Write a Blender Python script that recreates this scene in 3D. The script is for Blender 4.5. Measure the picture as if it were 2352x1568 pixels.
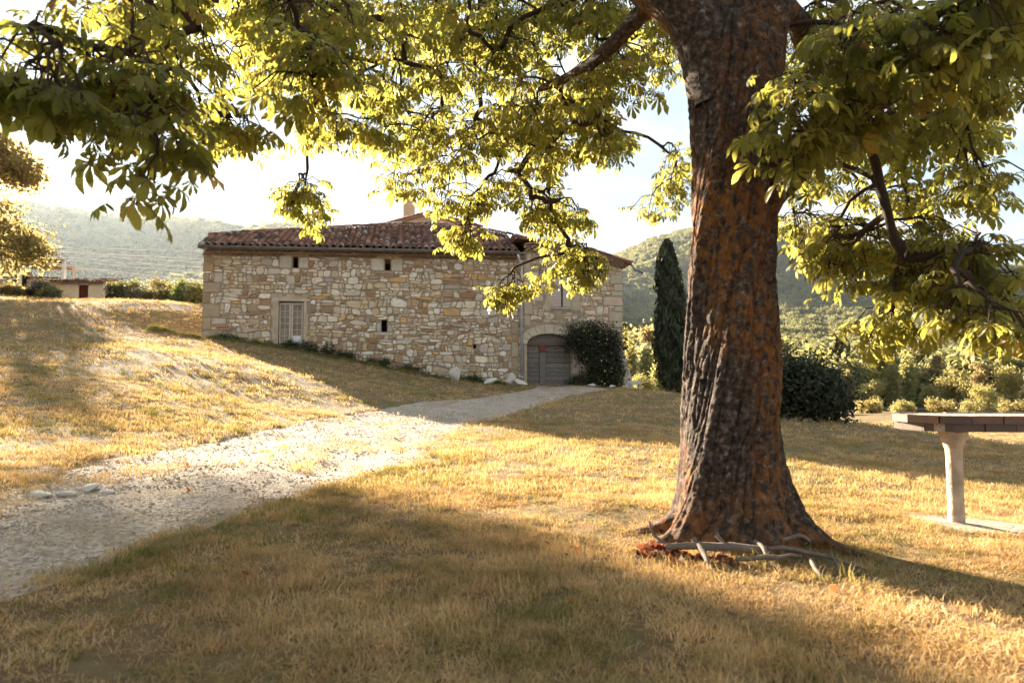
import bpy, math, random
import numpy as np
from mathutils import Vector, Matrix, Quaternion

# ------------------------------------------------------------------ scene, camera, light
S = bpy.context.scene
for o in list(bpy.data.objects):
    bpy.data.objects.remove(o, do_unlink=True)
COL = S.collection
R = math.radians
CAM_Z = 1.0
PITCH = math.atan(96.0 / 1568.0)
cd = bpy.data.cameras.new('camera')
cd.sensor_width = 36.0
cd.lens = 24.0
cd.clip_start = 0.05
cd.clip_end = 12000
cd.dof.use_dof = True
cd.dof.focus_distance = 24.0
cd.dof.aperture_fstop = 3.2
cam = bpy.data.objects.new('camera', cd)
COL.objects.link(cam)
cam.location = (0, 0, CAM_Z)
cam.rotation_euler = (math.pi / 2 + PITCH, 0, 0)
S.camera = cam

SUN_AZ, SUN_EL = 38.5, 16.5          # degrees left of the view direction, and above the horizon
W = bpy.data.worlds.new('World')
S.world = W
W.use_nodes = True
wn, wl = W.node_tree.nodes, W.node_tree.links
wn.clear()
wo = wn.new('ShaderNodeOutputWorld')
bg = wn.new('ShaderNodeBackground')
sky = wn.new('ShaderNodeTexSky')
sky.sky_type = 'NISHITA'
sky.sun_disc = False
sky.sun_elevation = R(SUN_EL)
sky.sun_rotation = R(-SUN_AZ)
sky.altitude = 500
sky.air_density = 1.0
sky.dust_density = 0.3
sky.ozone_density = 1.0
tc = wn.new('ShaderNodeTexCoord')
mp = wn.new('ShaderNodeMapping')
mp.inputs['Scale'].default_value = (2.2, 2.2, 6.0)
nz = wn.new('ShaderNodeTexNoise')
nz.inputs['Scale'].default_value = 1.6
nz.inputs['Detail'].default_value = 7.0
nz.inputs['Roughness'].default_value = 0.55
rp = wn.new('ShaderNodeValToRGB')            # a thin bright veil of cloud over the clear sky
rp.color_ramp.elements[0].position = 0.42
rp.color_ramp.elements[0].color = (0.42, 0.52, 0.61, 1)
rp.color_ramp.elements[1].position = 0.68
rp.color_ramp.elements[1].color = (0.74, 0.755, 0.77, 1)
vm = wn.new('ShaderNodeVectorMath')
vm.operation = 'SCALE'
vm.inputs['Scale'].default_value = 1.32
mxw = wn.new('ShaderNodeMix')
mxw.data_type = 'RGBA'
mxw.inputs['Factor'].default_value = 0.98
wl.new(tc.outputs['Generated'], mp.inputs['Vector'])
wl.new(mp.outputs['Vector'], nz.inputs['Vector'])
wl.new(nz.outputs['Fac'], rp.inputs['Fac'])
wl.new(rp.outputs['Color'], vm.inputs[0])
wl.new(sky.outputs['Color'], mxw.inputs['A'])
wl.new(vm.outputs['Vector'], mxw.inputs['B'])
wl.new(mxw.outputs['Result'], bg.inputs['Color'])
bg.inputs['Strength'].default_value = 0.138
wl.new(bg.outputs['Background'], wo.inputs['Surface'])

sd = bpy.data.lights.new('sun', 'SUN')
sd.energy = 5.0
sd.angle = R(0.55)
sd.color = (1.0, 0.84, 0.64)
sun = bpy.data.objects.new('sun', sd)
COL.objects.link(sun)
SUN_DIR = Vector((-math.sin(R(SUN_AZ)) * math.cos(R(SUN_EL)), math.cos(R(SUN_AZ)) * math.cos(R(SUN_EL)), math.sin(R(SUN_EL))))
sun.rotation_euler = SUN_DIR.to_track_quat('Z', 'Y').to_euler()
sun.location = SUN_DIR * 50

S.render.engine = 'CYCLES'
S.view_settings.view_transform = 'Standard'
S.view_settings.look = 'None'
S.view_settings.exposure = 3.1
S.view_settings.gamma = 1.0
S.view_settings.use_curve_mapping = False
S.cycles.max_bounces = 5
S.cycles.diffuse_bounces = 3
S.cycles.glossy_bounces = 2
S.cycles.transmission_bounces = 3
S.cycles.adaptive_threshold = 0.02
S.cycles.transparent_max_bounces = 8
S.cycles.volume_bounces = 1
S.cycles.use_denoising = True

# ------------------------------------------------------------------ helpers
CP, SP = math.cos(PITCH), math.sin(PITCH)

def P(px, py, Y):
    """the point at depth Y metres ahead seen at (px, py) of a 2352 x 1568 picture"""
    a, b = (px - 1176.0) / 1568.0, (784.0 - py) / 1568.0
    dy, dz = CP - b * SP, SP + b * CP
    k = Y / dy
    return Vector((a * k, Y, CAM_Z + dz * k))

def hash2(ix, iy, seed):
    h = np.sin(ix * 127.1 + iy * 311.7 + seed * 74.7) * 43758.5453
    return h - np.floor(h)

def vn(x, y, seed=0):
    x = np.asarray(x, float); y = np.asarray(y, float)
    ix, iy = np.floor(x), np.floor(y)
    fx, fy = x - ix, y - iy
    fx = fx * fx * (3 - 2 * fx); fy = fy * fy * (3 - 2 * fy)
    a, b = hash2(ix, iy, seed), hash2(ix + 1, iy, seed)
    c, d = hash2(ix, iy + 1, seed), hash2(ix + 1, iy + 1, seed)
    return (a * (1 - fx) + b * fx) * (1 - fy) + (c * (1 - fx) + d * fx) * fy

def fbm(x, y, seed=0, oct=4):
    t, a, s = 0.0, 0.5, 1.0
    for k in range(oct):
        t = t + a * (vn(np.asarray(x) * s, np.asarray(y) * s, seed + k * 3.7) - 0.5)
        a *= 0.5; s *= 2.03
    return t

def tag(o, label=None, cat=None, group=None, kind=None):
    if label: o['label'] = label
    if cat: o['category'] = cat
    if group: o['group'] = group
    if kind: o['kind'] = kind
    return o

def attach(o, parent):
    if parent is not None:
        o.parent = parent
        m = parent.matrix_basis.copy()
        q = parent.parent
        while q is not None:
            m = q.matrix_basis @ (parent.matrix_parent_inverse @ m)
            parent = q; q = parent.parent
        o.matrix_parent_inverse = m.inverted()
    return o

def add_obj(name, me, parent=None):
    o = bpy.data.objects.new(name, me)
    COL.objects.link(o)
    return attach(o, parent)

def empty(name, loc, label=None, cat=None, group=None):
    o = bpy.data.objects.new(name, None)
    o.empty_display_size = 0.2
    COL.objects.link(o)
    o.location = loc
    return tag(o, label, cat, group)

def np_mesh(name, V, F, mat=None, smooth=False, cols=None, uvs=None):
    """V (n,3); F (m,k) with one k; cols per vertex (n,3); uvs per vertex (n,2)"""
    V = np.asarray(V, np.float32); F = np.asarray(F, np.int32)
    me = bpy.data.meshes.new(name)
    me.vertices.add(len(V)); me.vertices.foreach_set('co', V.ravel())
    m, k = F.shape
    me.loops.add(m * k); me.loops.foreach_set('vertex_index', F.ravel())
    me.polygons.add(m)
    me.polygons.foreach_set('loop_start', np.arange(0, m * k, k, dtype=np.int32))
    if smooth:
        me.polygons.foreach_set('use_smooth', np.ones(m, dtype=bool))
    if cols is not None:
        a = me.color_attributes.new('Col', 'FLOAT_COLOR', 'POINT')
        c = np.ones((len(V), 4), np.float32); c[:, :3] = cols
        a.data.foreach_set('color', c.ravel())
    if uvs is not None:
        u = me.uv_layers.new(name='UVMap')
        u.data.foreach_set('uv', np.asarray(uvs, np.float32)[F.ravel()].ravel())
    me.update(calc_edges=True)
    if mat: me.materials.append(mat)
    return me

def py_mesh(name, V, F, mat=None, smooth=False, cols=None):
    me = bpy.data.meshes.new(name)
    me.from_pydata([tuple(v) for v in V], [], F)
    if smooth:
        for p in me.polygons: p.use_smooth = True
    if cols is not None:
        a = me.color_attributes.new('Col', 'FLOAT_COLOR', 'POINT')
        c = np.ones((len(V), 4), np.float32); c[:, :3] = cols
        a.data.foreach_set('color', c.ravel())
    me.update()
    if mat: me.materials.append(mat)
    return me

class MB:
    """collects simple shapes for one mesh"""
    def __init__(s): s.V = []; s.F = []; s.C = []
    def add(s, V, F, col=None):
        n = len(s.V)
        s.V += [tuple(v) for v in V]; s.F += [tuple(i + n for i in f) for f in F]
        s.C += [tuple(col) if col is not None else (1, 1, 1)] * len(V)
        return s
    def hexa(s, p, col=None):      # 8 corners: bottom 4 (ccw), top 4
        return s.add(p, [(0, 3, 2, 1), (4, 5, 6, 7), (0, 1, 5, 4), (1, 2, 6, 5), (2, 3, 7, 6), (3, 0, 4, 7)], col)
    def box(s, c, h, M=None, bev=0.0, col=None):
        x, y, z = h
        if bev <= 0:
            p = [(-x, -y, -z), (x, -y, -z), (x, y, -z), (-x, y, -z), (-x, -y, z), (x, -y, z), (x, y, z), (-x, y, z)]
            p = [Vector(q) for q in p]
            if M is not None: p = [M @ q for q in p]
            return s.hexa([q + Vector(c) for q in p], col)
        b = bev; V = []
        for zz, ins in ((-z, b), (-z + b, 0), (z - b, 0), (z, b)):
            xx, yy = x - ins, y - ins
            V += [(-xx + b, -yy, zz), (xx - b, -yy, zz), (xx, -yy + b, zz), (xx, yy - b, zz), (xx - b, yy, zz), (-xx + b, yy, zz), (-xx, yy - b, zz), (-xx, -yy + b, zz)]
        V = [Vector(q) for q in V]
        if M is not None: V = [M @ q for q in V]
        V = [q + Vector(c) for q in V]
        F = [tuple(range(7, -1, -1)), tuple(range(24, 32))]
        for r in range(3):
            for i in range(8):
                j = (i + 1) % 8
                F.append((r * 8 + i, r * 8 + j, r * 8 + 8 + j, r * 8 + 8 + i))
        return s.add(V, F, col)
    def tube(s, pts, rad, n=8, col=None, cap=True):
        V, F = tube(pts, rad, n)
        s.add(V, F, col)
        if cap:
            k = len(s.V); m = len(pts)
            s.F.append(tuple(range(k - n, k))); s.F.append(tuple(range(k - n * m + n - 1, k - n * m - 1, -1)))
        return s
    def build(s, name, mat, parent=None, smooth=False, cols=False):
        return add_obj(name, py_mesh(name, s.V, s.F, mat, smooth, s.C if cols else None), parent)

def tube(pts, rad, n=8, rough=0.0, rng=None):
    pts = [Vector(p) for p in pts]
    V, F = [], []
    t0 = (pts[1] - pts[0]).normalized()
    up = Vector((0, 0, 1)) if abs(t0.z) < 0.9 else Vector((1, 0, 0))
    a = t0.cross(up).normalized()
    for i, p in enumerate(pts):
        t = (pts[min(i + 1, len(pts) - 1)] - pts[max(i - 1, 0)]).normalized()
        a = (a - t * a.dot(t)).normalized()
        b = t.cross(a)
        r = rad[i] if hasattr(rad, '__len__') else rad
        for k in range(n):
            th = 2 * math.pi * k / n
            rr = r * (1 + (rng.uniform(-rough, rough) if rng else 0))
            V.append(p + (a * math.cos(th) + b * math.sin(th)) * rr)
        if i:
            for k in range(n):
                j = (k + 1) % n
                F.append(((i - 1) * n + k, (i - 1) * n + j, i * n + j, i * n + k))
    return V, F

# ------------------------------------------------------------------ materials
def new_mat(name):
    m = bpy.data.materials.new(name); m.use_nodes = True
    nt = m.node_tree
    b = nt.nodes['Principled BSDF']
    b.inputs['Roughness'].default_value = 0.85
    b.inputs['Specular IOR Level'].default_value = 0.25
    return m, nt, b

def N(nt, t, **kw):
    n = nt.nodes.new(t)
    for k, v in kw.items():
        if k in n.inputs: n.inputs[k].default_value = v
        else: setattr(n, k, v)
    return n

def noise(nt, vec, scale, detail=4.0, rough=0.55, dist=0.0):
    n = N(nt, 'ShaderNodeTexNoise')
    n.inputs['Scale'].default_value = scale; n.inputs['Detail'].default_value = detail
    n.inputs['Roughness'].default_value = rough; n.inputs['Distortion'].default_value = dist
    if vec is not None: nt.links.new(vec, n.inputs['Vector'])
    return n.outputs['Fac']

def ramp(nt, fac, stops, interp='LINEAR'):
    r = N(nt, 'ShaderNodeValToRGB'); r.color_ramp.interpolation = interp
    e = r.color_ramp.elements
    while len(e) < len(stops): e.new(0.5)
    for i, (p, c) in enumerate(stops):
        e[i].position = p
        e[i].color = (c, c, c, 1) if not hasattr(c, '__len__') else (*c, 1)
    nt.links.new(fac, r.inputs['Fac'])
    return r.outputs['Color']

def mix(nt, fac, a, b, blend='MIX'):
    m = N(nt, 'ShaderNodeMix'); m.data_type = 'RGBA'; m.blend_type = blend
    for sock, v in (('Factor', fac), ('A', a), ('B', b)):
        if hasattr(v, 'is_linked') or hasattr(v, 'links'): nt.links.new(v, m.inputs[sock])
        elif hasattr(v, '__len__'): m.inputs[sock].default_value = (*v, 1)
        else: m.inputs[sock].default_value = v
    return m.outputs['Result']

def bump(nt, b, h, strength=0.3, dist=0.02):
    n = N(nt, 'ShaderNodeBump'); n.inputs['Strength'].default_value = strength; n.inputs['Distance'].default_value = dist
    nt.links.new(h, n.inputs['Height']); nt.links.new(n.outputs['Normal'], b.inputs['Normal'])

def coord(nt, kind='Object'):
    if kind == 'World': return N(nt, 'ShaderNodeNewGeometry').outputs['Position']
    return N(nt, 'ShaderNodeTexCoord').outputs[kind]

def simple(name, col, rough=0.85, scale=8.0, var=0.25, bmp=0.3, bd=0.01, kind='Object', attr=False, metal=0.0, spec=0.25):
    m, nt, b = new_mat(name)
    v = coord(nt, kind)
    n1 = noise(nt, v, scale, 6, 0.6)
    f = ramp(nt, n1, [(0.25, 1 - var), (0.75, 1 + var)])
    if attr:
        a = N(nt, 'ShaderNodeAttribute', attribute_name='Col').outputs['Color']
        c = mix(nt, 1.0, a, f, 'MULTIPLY')
    else:
        c = mix(nt, 1.0, col, f, 'MULTIPLY')
    nt.links.new(c, b.inputs['Base Color'])
    b.inputs['Roughness'].default_value = rough; b.inputs['Metallic'].default_value = metal
    b.inputs['Specular IOR Level'].default_value = spec
    if bmp: bump(nt, b, noise(nt, v, scale * 4, 5, 0.65), bmp, bd)
    return m

def leafmat(name, tr=(0.40, 0.38, 0.05), trans=0.5, rough=0.5, veins=False, spots=False, spec=0.3):
    """Col attribute = reflected colour; the light that comes through is tinted by tr"""
    m, nt, b = new_mat(name)
    a = N(nt, 'ShaderNodeAttribute', attribute_name='Col').outputs['Color']
    rnd = N(nt, 'ShaderNodeObjectInfo').outputs['Random']
    c = mix(nt, 1.0, a, ramp(nt, rnd, [(0, 0.8), (1, 1.2)]), 'MULTIPLY')
    t = mix(nt, 0.55, mix(nt, 1.0, c, (3.2, 3.0, 2.2), 'MULTIPLY'), tr)
    if spots:
        sp = ramp(nt, noise(nt, coord(nt, 'World'), 38, 3, 0.6), [(0.66, 0.0), (0.72, 1.0)])
        c = mix(nt, sp, c, (0.16, 0.07, 0.02)); t = mix(nt, sp, t, (0.22, 0.09, 0.02))
    nt.links.new(c, b.inputs['Base Color'])
    b.inputs['Roughness'].default_value = rough; b.inputs['Specular IOR Level'].default_value = spec
    tb = N(nt, 'ShaderNodeBsdfTranslucent'); nt.links.new(t, tb.inputs['Color'])
    if veins:
        uv = coord(nt, 'UV')
        w = N(nt, 'ShaderNodeTexWave'); w.wave_type = 'BANDS'; w.bands_direction = 'X'
        w.inputs['Scale'].default_value = 4.2; w.inputs['Distortion'].default_value = 0.3
        nt.links.new(uv, w.inputs['Vector'])
        bp = N(nt, 'ShaderNodeBump'); bp.inputs['Strength'].default_value = 0.5; bp.inputs['Distance'].default_value = 0.004
        nt.links.new(w.outputs['Fac'], bp.inputs['Height'])
        nt.links.new(bp.outputs['Normal'], b.inputs['Normal']); nt.links.new(bp.outputs['Normal'], tb.inputs['Normal'])
    ms = N(nt, 'ShaderNodeMixShader'); ms.inputs['Fac'].default_value = trans
    nt.links.new(b.outputs['BSDF'], ms.inputs[1]); nt.links.new(tb.outputs['BSDF'], ms.inputs[2])
    nt.links.new(ms.outputs['Shader'], nt.nodes['Material Output'].inputs['Surface'])
    return m

def dry_green(nt, pos):
    """0 = dry straw, 1 = green, over the lawn"""
    n1 = noise(nt, pos, 0.55, 4, 0.6)
    n2 = noise(nt, pos, 2.6, 3, 0.6)
    s = N(nt, 'ShaderNodeMath', operation='ADD'); nt.links.new(n1, s.inputs[0]); nt.links.new(n2, s.inputs[1])
    return ramp(nt, s.outputs[0], [(0.53, 0.0), (0.64, 1.0)]) if False else ramp(nt, mul_(nt, s.outputs[0], 0.5), [(0.47, 0.0), (0.63, 1.0)])

def mul_(nt, a, k):
    s = N(nt, 'ShaderNodeMath', operation='MULTIPLY'); nt.links.new(a, s.inputs[0]); s.inputs[1].default_value = k
    return s.outputs[0]

M = {}
# lawn soil under the grass
m, nt, b = new_mat('lawn_soil'); pos = coord(nt, 'World')
g = dry_green(nt, pos)
c1 = ramp(nt, noise(nt, pos, 9, 6, 0.7), [(0.25, (0.075, 0.045, 0.022)), (0.55, (0.19, 0.12, 0.057)), (0.8, (0.30, 0.20, 0.10))])
c = mix(nt, mul_(nt, g, 0.75), c1, (0.13, 0.13, 0.045))
nt.links.new(c, b.inputs['Base Color']); bump(nt, b, noise(nt, pos, 45, 6, 0.7), 0.8, 0.03); b.inputs['Roughness'].default_value = 1.0
M['soil'] = m

def grassmat(name, dry, dry2, green):
    m, nt, b = new_mat(name); pos = coord(nt, 'World')
    oi = N(nt, 'ShaderNodeObjectInfo')
    g = dry_green(nt, pos)
    a = N(nt, 'ShaderNodeAttribute', attribute_name='Col').outputs['Color']
    gr = ramp(nt, oi.outputs['Random'], [(0.0, 0.0), (0.76, 0.05), (1.0, 0.7)])
    fac = mix(nt, 1.0, mul_(nt, g, 0.8), gr, 'ADD')
    c1 = mix(nt, oi.outputs['Random'], dry, dry2)
    c1 = mix(nt, ramp(nt, noise(nt, pos, 1.1, 3), [(0.45, 0.0), (0.68, 0.6)]), c1, (0.34, 0.19, 0.085))
    c = mix(nt, fac, c1, green)
    c = mix(nt, 1.0, c, a, 'MULTIPLY')
    nt.links.new(c, b.inputs['Base Color']); b.inputs['Roughness'].default_value = 0.7
    tb = N(nt, 'ShaderNodeBsdfTranslucent'); nt.links.new(mix(nt, 1.0, c, (1.15, 1.05, 0.75), 'MULTIPLY'), tb.inputs['Color'])
    ms = N(nt, 'ShaderNodeMixShader'); ms.inputs['Fac'].default_value = 0.4
    nt.links.new(b.outputs['BSDF'], ms.inputs[1]); nt.links.new(tb.outputs['BSDF'], ms.inputs[2])
    nt.links.new(ms.outputs['Shader'], nt.nodes['Material Output'].inputs['Surface'])
    return m
M['grass'] = grassmat('dry_grass', (0.54, 0.36, 0.18), (0.74, 0.56, 0.325), (0.19, 0.17, 0.05))
M['grass_green'] = grassmat('green_grass', (0.22, 0.205, 0.06), (0.29, 0.25, 0.085), (0.13, 0.155, 0.035))

# gravel
m, nt, b = new_mat('gravel'); pos = coord(nt, 'World')
vo = N(nt, 'ShaderNodeTexVoronoi'); vo.inputs['Scale'].default_value = 34; nt.links.new(pos, vo.inputs['Vector'])
bw = N(nt, 'ShaderNodeRGBToBW'); nt.links.new(vo.outputs['Color'], bw.inputs['Color'])
c1 = ramp(nt, bw.outputs['Val'], [(0.2, (0.27, 0.215, 0.165)), (0.5, (0.40, 0.325, 0.255)), (0.85, (0.52, 0.44, 0.36))])
c2 = mix(nt, ramp(nt, noise(nt, pos, 1.4, 5, 0.65), [(0.42, 0.0), (0.62, 0.8)]), c1, (0.29, 0.215, 0.13))
nt.links.new(c2, b.inputs['Base Color']); b.inputs['Roughness'].default_value = 0.95
bump(nt, b, vo.outputs['Distance'], 0.7, 0.02)
M['gravel'] = m
M['pebble'] = simple('pebble', (1, 1, 1), 0.9, 20, 0.2, 0.3, 0.004, attr=True)
M['pale_rock'] = simple('pale_limestone', (0.60, 0.54, 0.46), 0.9, 5, 0.22, 0.6, 0.03)
M['stone'] = simple('wall_stone', (1, 1, 1), 0.9, 9, 0.24, 0.7, 0.02, kind='World', attr=True)
M['mortar'] = simple('lime_mortar', (0.34, 0.26, 0.17), 0.95, 5, 0.3, 0.8, 0.03, kind='World')
M['plaster'] = simple('old_plaster', (0.46, 0.36, 0.25), 0.95, 3, 0.22, 0.5, 0.02, kind='World')
M['dressed'] = simple('dressed_stone', (1, 1, 1), 0.9, 4, 0.2, 0.4, 0.015, kind='World', attr=True)
M['tile'] = simple('terracotta_tile', (1, 1, 1), 0.85, 14, 0.35, 0.4, 0.01, kind='World', attr=True)
M['zinc'] = simple('weathered_zinc', (0.20, 0.185, 0.165), 0.45, 6, 0.2, 0.1, 0.005, metal=0.6, spec=0.5)
M['pipe'] = simple('galvanised_pipe', (0.52, 0.52, 0.50), 0.4, 6, 0.15, 0.05, 0.004, metal=0.4, spec=0.5)
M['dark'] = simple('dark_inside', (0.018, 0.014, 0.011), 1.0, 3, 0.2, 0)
M['wood_grey'] = simple('grey_weathered_wood', (1, 1, 1), 0.85, 11, 0.35, 0.7, 0.01, kind='World', attr=True)
M['wood_pale'] = simple('pale_painted_wood', (0.50, 0.41, 0.30), 0.7, 9, 0.25, 0.3, 0.006, kind='World')
M['shutter'] = simple('faded_pink_shutter', (0.50, 0.40, 0.33), 0.7, 7, 0.12, 0.2, 0.004, kind='World')
M['concrete'] = simple('concrete', (0.40, 0.335, 0.26), 0.9, 7, 0.42, 0.9, 0.02, kind='World')
M['rim'] = simple('glazed_rim_tile', (1, 1, 1), 0.4, 6, 0.2, 0.15, 0.004, attr=True, spec=0.5)
M['lavender'] = leafmat('lavender_leaf', (0.12, 0.12, 0.06), 0.25)
M['cable'] = simple('bright_cable', (0.85, 0.82, 0.78), 0.4, 3, 0.1, 0, metal=0.1, spec=0.6)
M['red_door'] = simple('oxblood_paint', (0.10, 0.018, 0.012), 0.6, 5, 0.2, 0.1, 0.004)
M['cream'] = simple('cream_render', (0.62, 0.52, 0.38), 0.9, 3, 0.12, 0.3, 0.01)
M['white_post'] = simple('white_post_paint', (0.70, 0.67, 0.62), 0.7, 5, 0.1, 0.1, 0.004)
M['bark'] = simple('branch_bark', (0.05, 0.033, 0.022), 0.9, 30, 0.35, 0.7, 0.01, kind='World')
M['bark_far'] = simple('far_bark', (0.13, 0.10, 0.075), 0.9, 4, 0.3, 0)
M['dead_wood'] = simple('dead_grey_wood', (0.15, 0.12, 0.095), 0.85, 18, 0.4, 0.6, 0.006)
M['chestnut'] = leafmat('chestnut_leaf', (0.68, 0.62, 0.12), 0.5, 0.42, veins=True, spots=True, spec=0.35)
M['leaf'] = leafmat('tree_leaf', (0.58, 0.47, 0.2), 0.5, 0.6)
M['shrub_leaf'] = leafmat('shrub_leaf', (0.32, 0.28, 0.09), 0.34, 0.6)
M['leaf_dark'] = leafmat('dark_leaf', (0.05, 0.06, 0.015), 0.18, 0.6)
M['far_leaf'] = leafmat('far_leaf', (0.42, 0.38, 0.15), 0.42, 0.7)
M['litter'] = leafmat('dry_leaf', (0.30, 0.08, 0.02), 0.3, 0.7)
M['flower'] = simple('yellow_flower', (0.62, 0.47, 0.16), 0.7, 5, 0.1, 0)
M['hill'] = simple('wooded_ground', (0.085, 0.085, 0.04), 1.0, 0.02, 0.3, 0, kind='World')

# glass of the old window, dusty
m, nt, b = new_mat('dusty_glass')
nt.links.new(ramp(nt, noise(nt, coord(nt, 'World'), 2.5, 4), [(0.3, (0.13, 0.095, 0.06)), (0.7, (0.27, 0.20, 0.13))]), b.inputs['Base Color'])
b.inputs['Roughness'].default_value = 0.22; b.inputs['Specular IOR Level'].default_value = 0.5
M['glass'] = m

# chestnut trunk: furrowed bark with orange and pale lichen
m, nt, b = new_mat('chestnut_trunk'); pos = coord(nt, 'World')
a = N(nt, 'ShaderNodeAttribute', attribute_name='Col').outputs['Color']
c1 = ramp(nt, noise(nt, pos, 26, 7, 0.65), [(0.36, (0.018, 0.012, 0.009)), (0.54, (0.085, 0.060, 0.044)), (0.70, (0.25, 0.195, 0.155))])
mpp = N(nt, 'ShaderNodeMapping'); mpp.inputs['Scale'].default_value = (1, 1, 0.55); nt.links.new(pos, mpp.inputs['Vector'])
pv = mpp.outputs['Vector']
o1 = ramp(nt, noise(nt, pv, 22, 8, 0.75), [(0.46, 0.0), (0.53, 1.0)])
o2 = ramp(nt, noise(nt, pv, 1.9, 2, 0.5), [(0.42, 0.0), (0.58, 1.0)])
of = mix(nt, 1.0, o1, o2, 'MULTIPLY')
oc = ramp(nt, noise(nt, pos, 17, 3), [(0.35, (0.19, 0.058, 0.014)), (0.65, (0.37, 0.15, 0.026))])
c2 = mix(nt, mix(nt, 1.0, of, 0.85, 'MULTIPLY') if False else mul_(nt, of, 0.74), c1, oc)
w1 = ramp(nt, noise(nt, pos, 13, 5, 0.7), [(0.64, 0.0), (0.69, 1.0)])
c3 = mix(nt, mul_(nt, w1, 0.75), c2, (0.34, 0.30, 0.25))
c4 = mix(nt, 1.0, c3, a, 'MULTIPLY')
nt.links.new(c4, b.inputs['Base Color']); b.inputs['Roughness'].default_value = 0.9
bump(nt, b, noise(nt, pos, 75, 8, 0.75), 1.0, 0.02)
M['trunk'] = m

# ------------------------------------------------------------------ terrain
ctl = []
def CP_(px, py, d, dz=0.0):
    p = P(px, py, d); ctl.append((p.x, p.y, p.z + dz))
for q in [(-6, -8, 0.25), (0, -8, 0.0), (8, -8, -0.5), (-2, 1, 0.03), (2, 1, 0), (0, 3, 0), (1.5, 4.6, 0.0), (4.2, 3, -0.1), (-2.25, 3, 0.02),
          (-8, 40, 3.2), (4, 42, 0.9), (-10, 47, 5.6), (10, 28, -0.5), (18, 24, -1.6), (25, 40, -2.0), (12, 46, -1.3), (8, 60, -2.0), (32, 20, -2.2), (20, 8, -1.3),
          (-14, 3, 0.9), (-20, 10, 2.2), (-30, 25, 4.9), (-34, 40, 6.4), (-30, 56, 7.4), (-14, 60, 6.6), (-40, 10, 3.5)]:
    ctl.append(q)
for q in [(2205, 1205, 5.4), (0, 1120, 5.5), (430, 1020, 9), (700, 960, 13.5), (900, 935, 18), (1060, 915, 23), (1230, 892, 29.5), (800, 1110, 6.6),
          (960, 1060, 8.5), (1080, 975, 14), (1200, 950, 17), (1330, 905, 26), (1420, 893, 29.5), (0, 900, 11.5), (0, 790, 19), (0, 690, 34), (300, 690, 35),
          (440, 702, 36.5), (300, 800, 19), (640, 832, 25), (300, 900, 13), (600, 900, 16.5), (820, 905, 18.5), (463, 772, 29.8), (640, 794, 30.2), (830, 832, 30.9),
          (1025, 868, 31.5), (1200, 884, 32), (1430, 890, 32.8), (1500, 897, 27), (1560, 905, 24), (1800, 955, 19), (2060, 992, 16.5), (2352, 1032, 14.5),
          (1560, 1020, 11), (1810, 1045, 12), (2352, 1110, 10), (380, 715, 33), (1300, 935, 19)]:
    CP_(*q)
CP_(2000, 952, 56); CP_(2320, 953, 56); CP_(2300, 1004, 38); CP_(0, 683, 45, -0.3); CP_(300, 683, 45, -0.25); CP_(430, 690, 45, -0.3)
ctl = np.array(ctl)
def _k(r2): return 0.5 * r2 * np.log(r2 + 1e-9)
_n = len(ctl)
_A = np.zeros((_n + 3, _n + 3))
_d2 = ((ctl[:, None, :2] - ctl[None, :, :2]) ** 2).sum(-1)
_A[:_n, :_n] = _k(_d2) + np.eye(_n) * 0.6
_A[:_n, _n] = 1; _A[:_n, _n + 1:] = ctl[:, :2]; _A[_n, :_n] = 1; _A[_n + 1:, :_n] = ctl[:, :2].T
_w = np.linalg.solve(_A, np.concatenate([ctl[:, 2], np.zeros(3)]))

def tps(x, y):
    x = np.asarray(x, float); y = np.asarray(y, float)
    sh = x.shape; xf, yf = x.ravel(), y.ravel(); out = np.empty(len(xf))
    for i in range(0, len(xf), 20000):
        a, c = xf[i:i + 20000], yf[i:i + 20000]
        r2 = (a[:, None] - ctl[None, :, 0]) ** 2 + (c[:, None] - ctl[None, :, 1]) ** 2
        out[i:i + 20000] = _k(r2) @ _w[:_n] + _w[_n] + a * _w[_n + 1] + c * _w[_n + 2]
    return out.reshape(sh)

def sstep(e0, e1, x):
    t = np.clip((x - e0) / (e1 - e0), 0, 1); return t * t * (3 - 2 * t)

def ground_z(x, y):
    x = np.asarray(x, float); y = np.asarray(y, float)
    cx, cy = np.clip(x, -42, 34), np.clip(y, -12, 62)
    z = tps(cx, cy)
    dist = np.hypot(x - cx, y - cy)
    az = x / (np.abs(y) + 30)
    far = -6.0 - 2.0 * np.tanh(az * 3) - 14 * sstep(100, 600, dist)
    z = z + (far - z) * sstep(0, 70, dist)
    near = np.exp(-((x) ** 2 + (y - 12) ** 2) / 900)
    return z + near * (0.10 * fbm(x * 0.7, y * 0.7, 5, 3) + 0.05 * fbm(x * 3.1, y * 3.1, 9, 2))

def gz(x, y): return float(ground_z(np.array([x]), np.array([y]))[0])

pl = np.array([(-3.9, -9), (-4.0, 3), (-4.13, 5.5), (-4.54, 7.3), (-4.3, 9), (-4.1, 13.5), (-3.2, 18), (-1.7, 23), (0.2, 28.0), (0.9, 30), (1.0, 31.9)])
pr = np.array([(-2.2, -9), (-2.2, 1), (-2.25, 3), (-2.2, 3.7), (-1.96, 5), (-1.5, 6.8), (-1.1, 9), (-0.95, 12), (-0.7, 15), (0.3, 18), (2.3, 25.5), (4.6, 29), (5.4, 31.9)])
def path_x(y):
    y = np.asarray(y, float)
    l = np.interp(y, pl[:, 1], pl[:, 0]) + 0.30 * fbm(y * 1.3, y * 0 + 3, 21, 4)
    r = np.interp(y, pr[:, 1], pr[:, 0]) + 0.36 * fbm(y * 1.3, y * 0 + 9, 33, 4)
    return l, r

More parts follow.
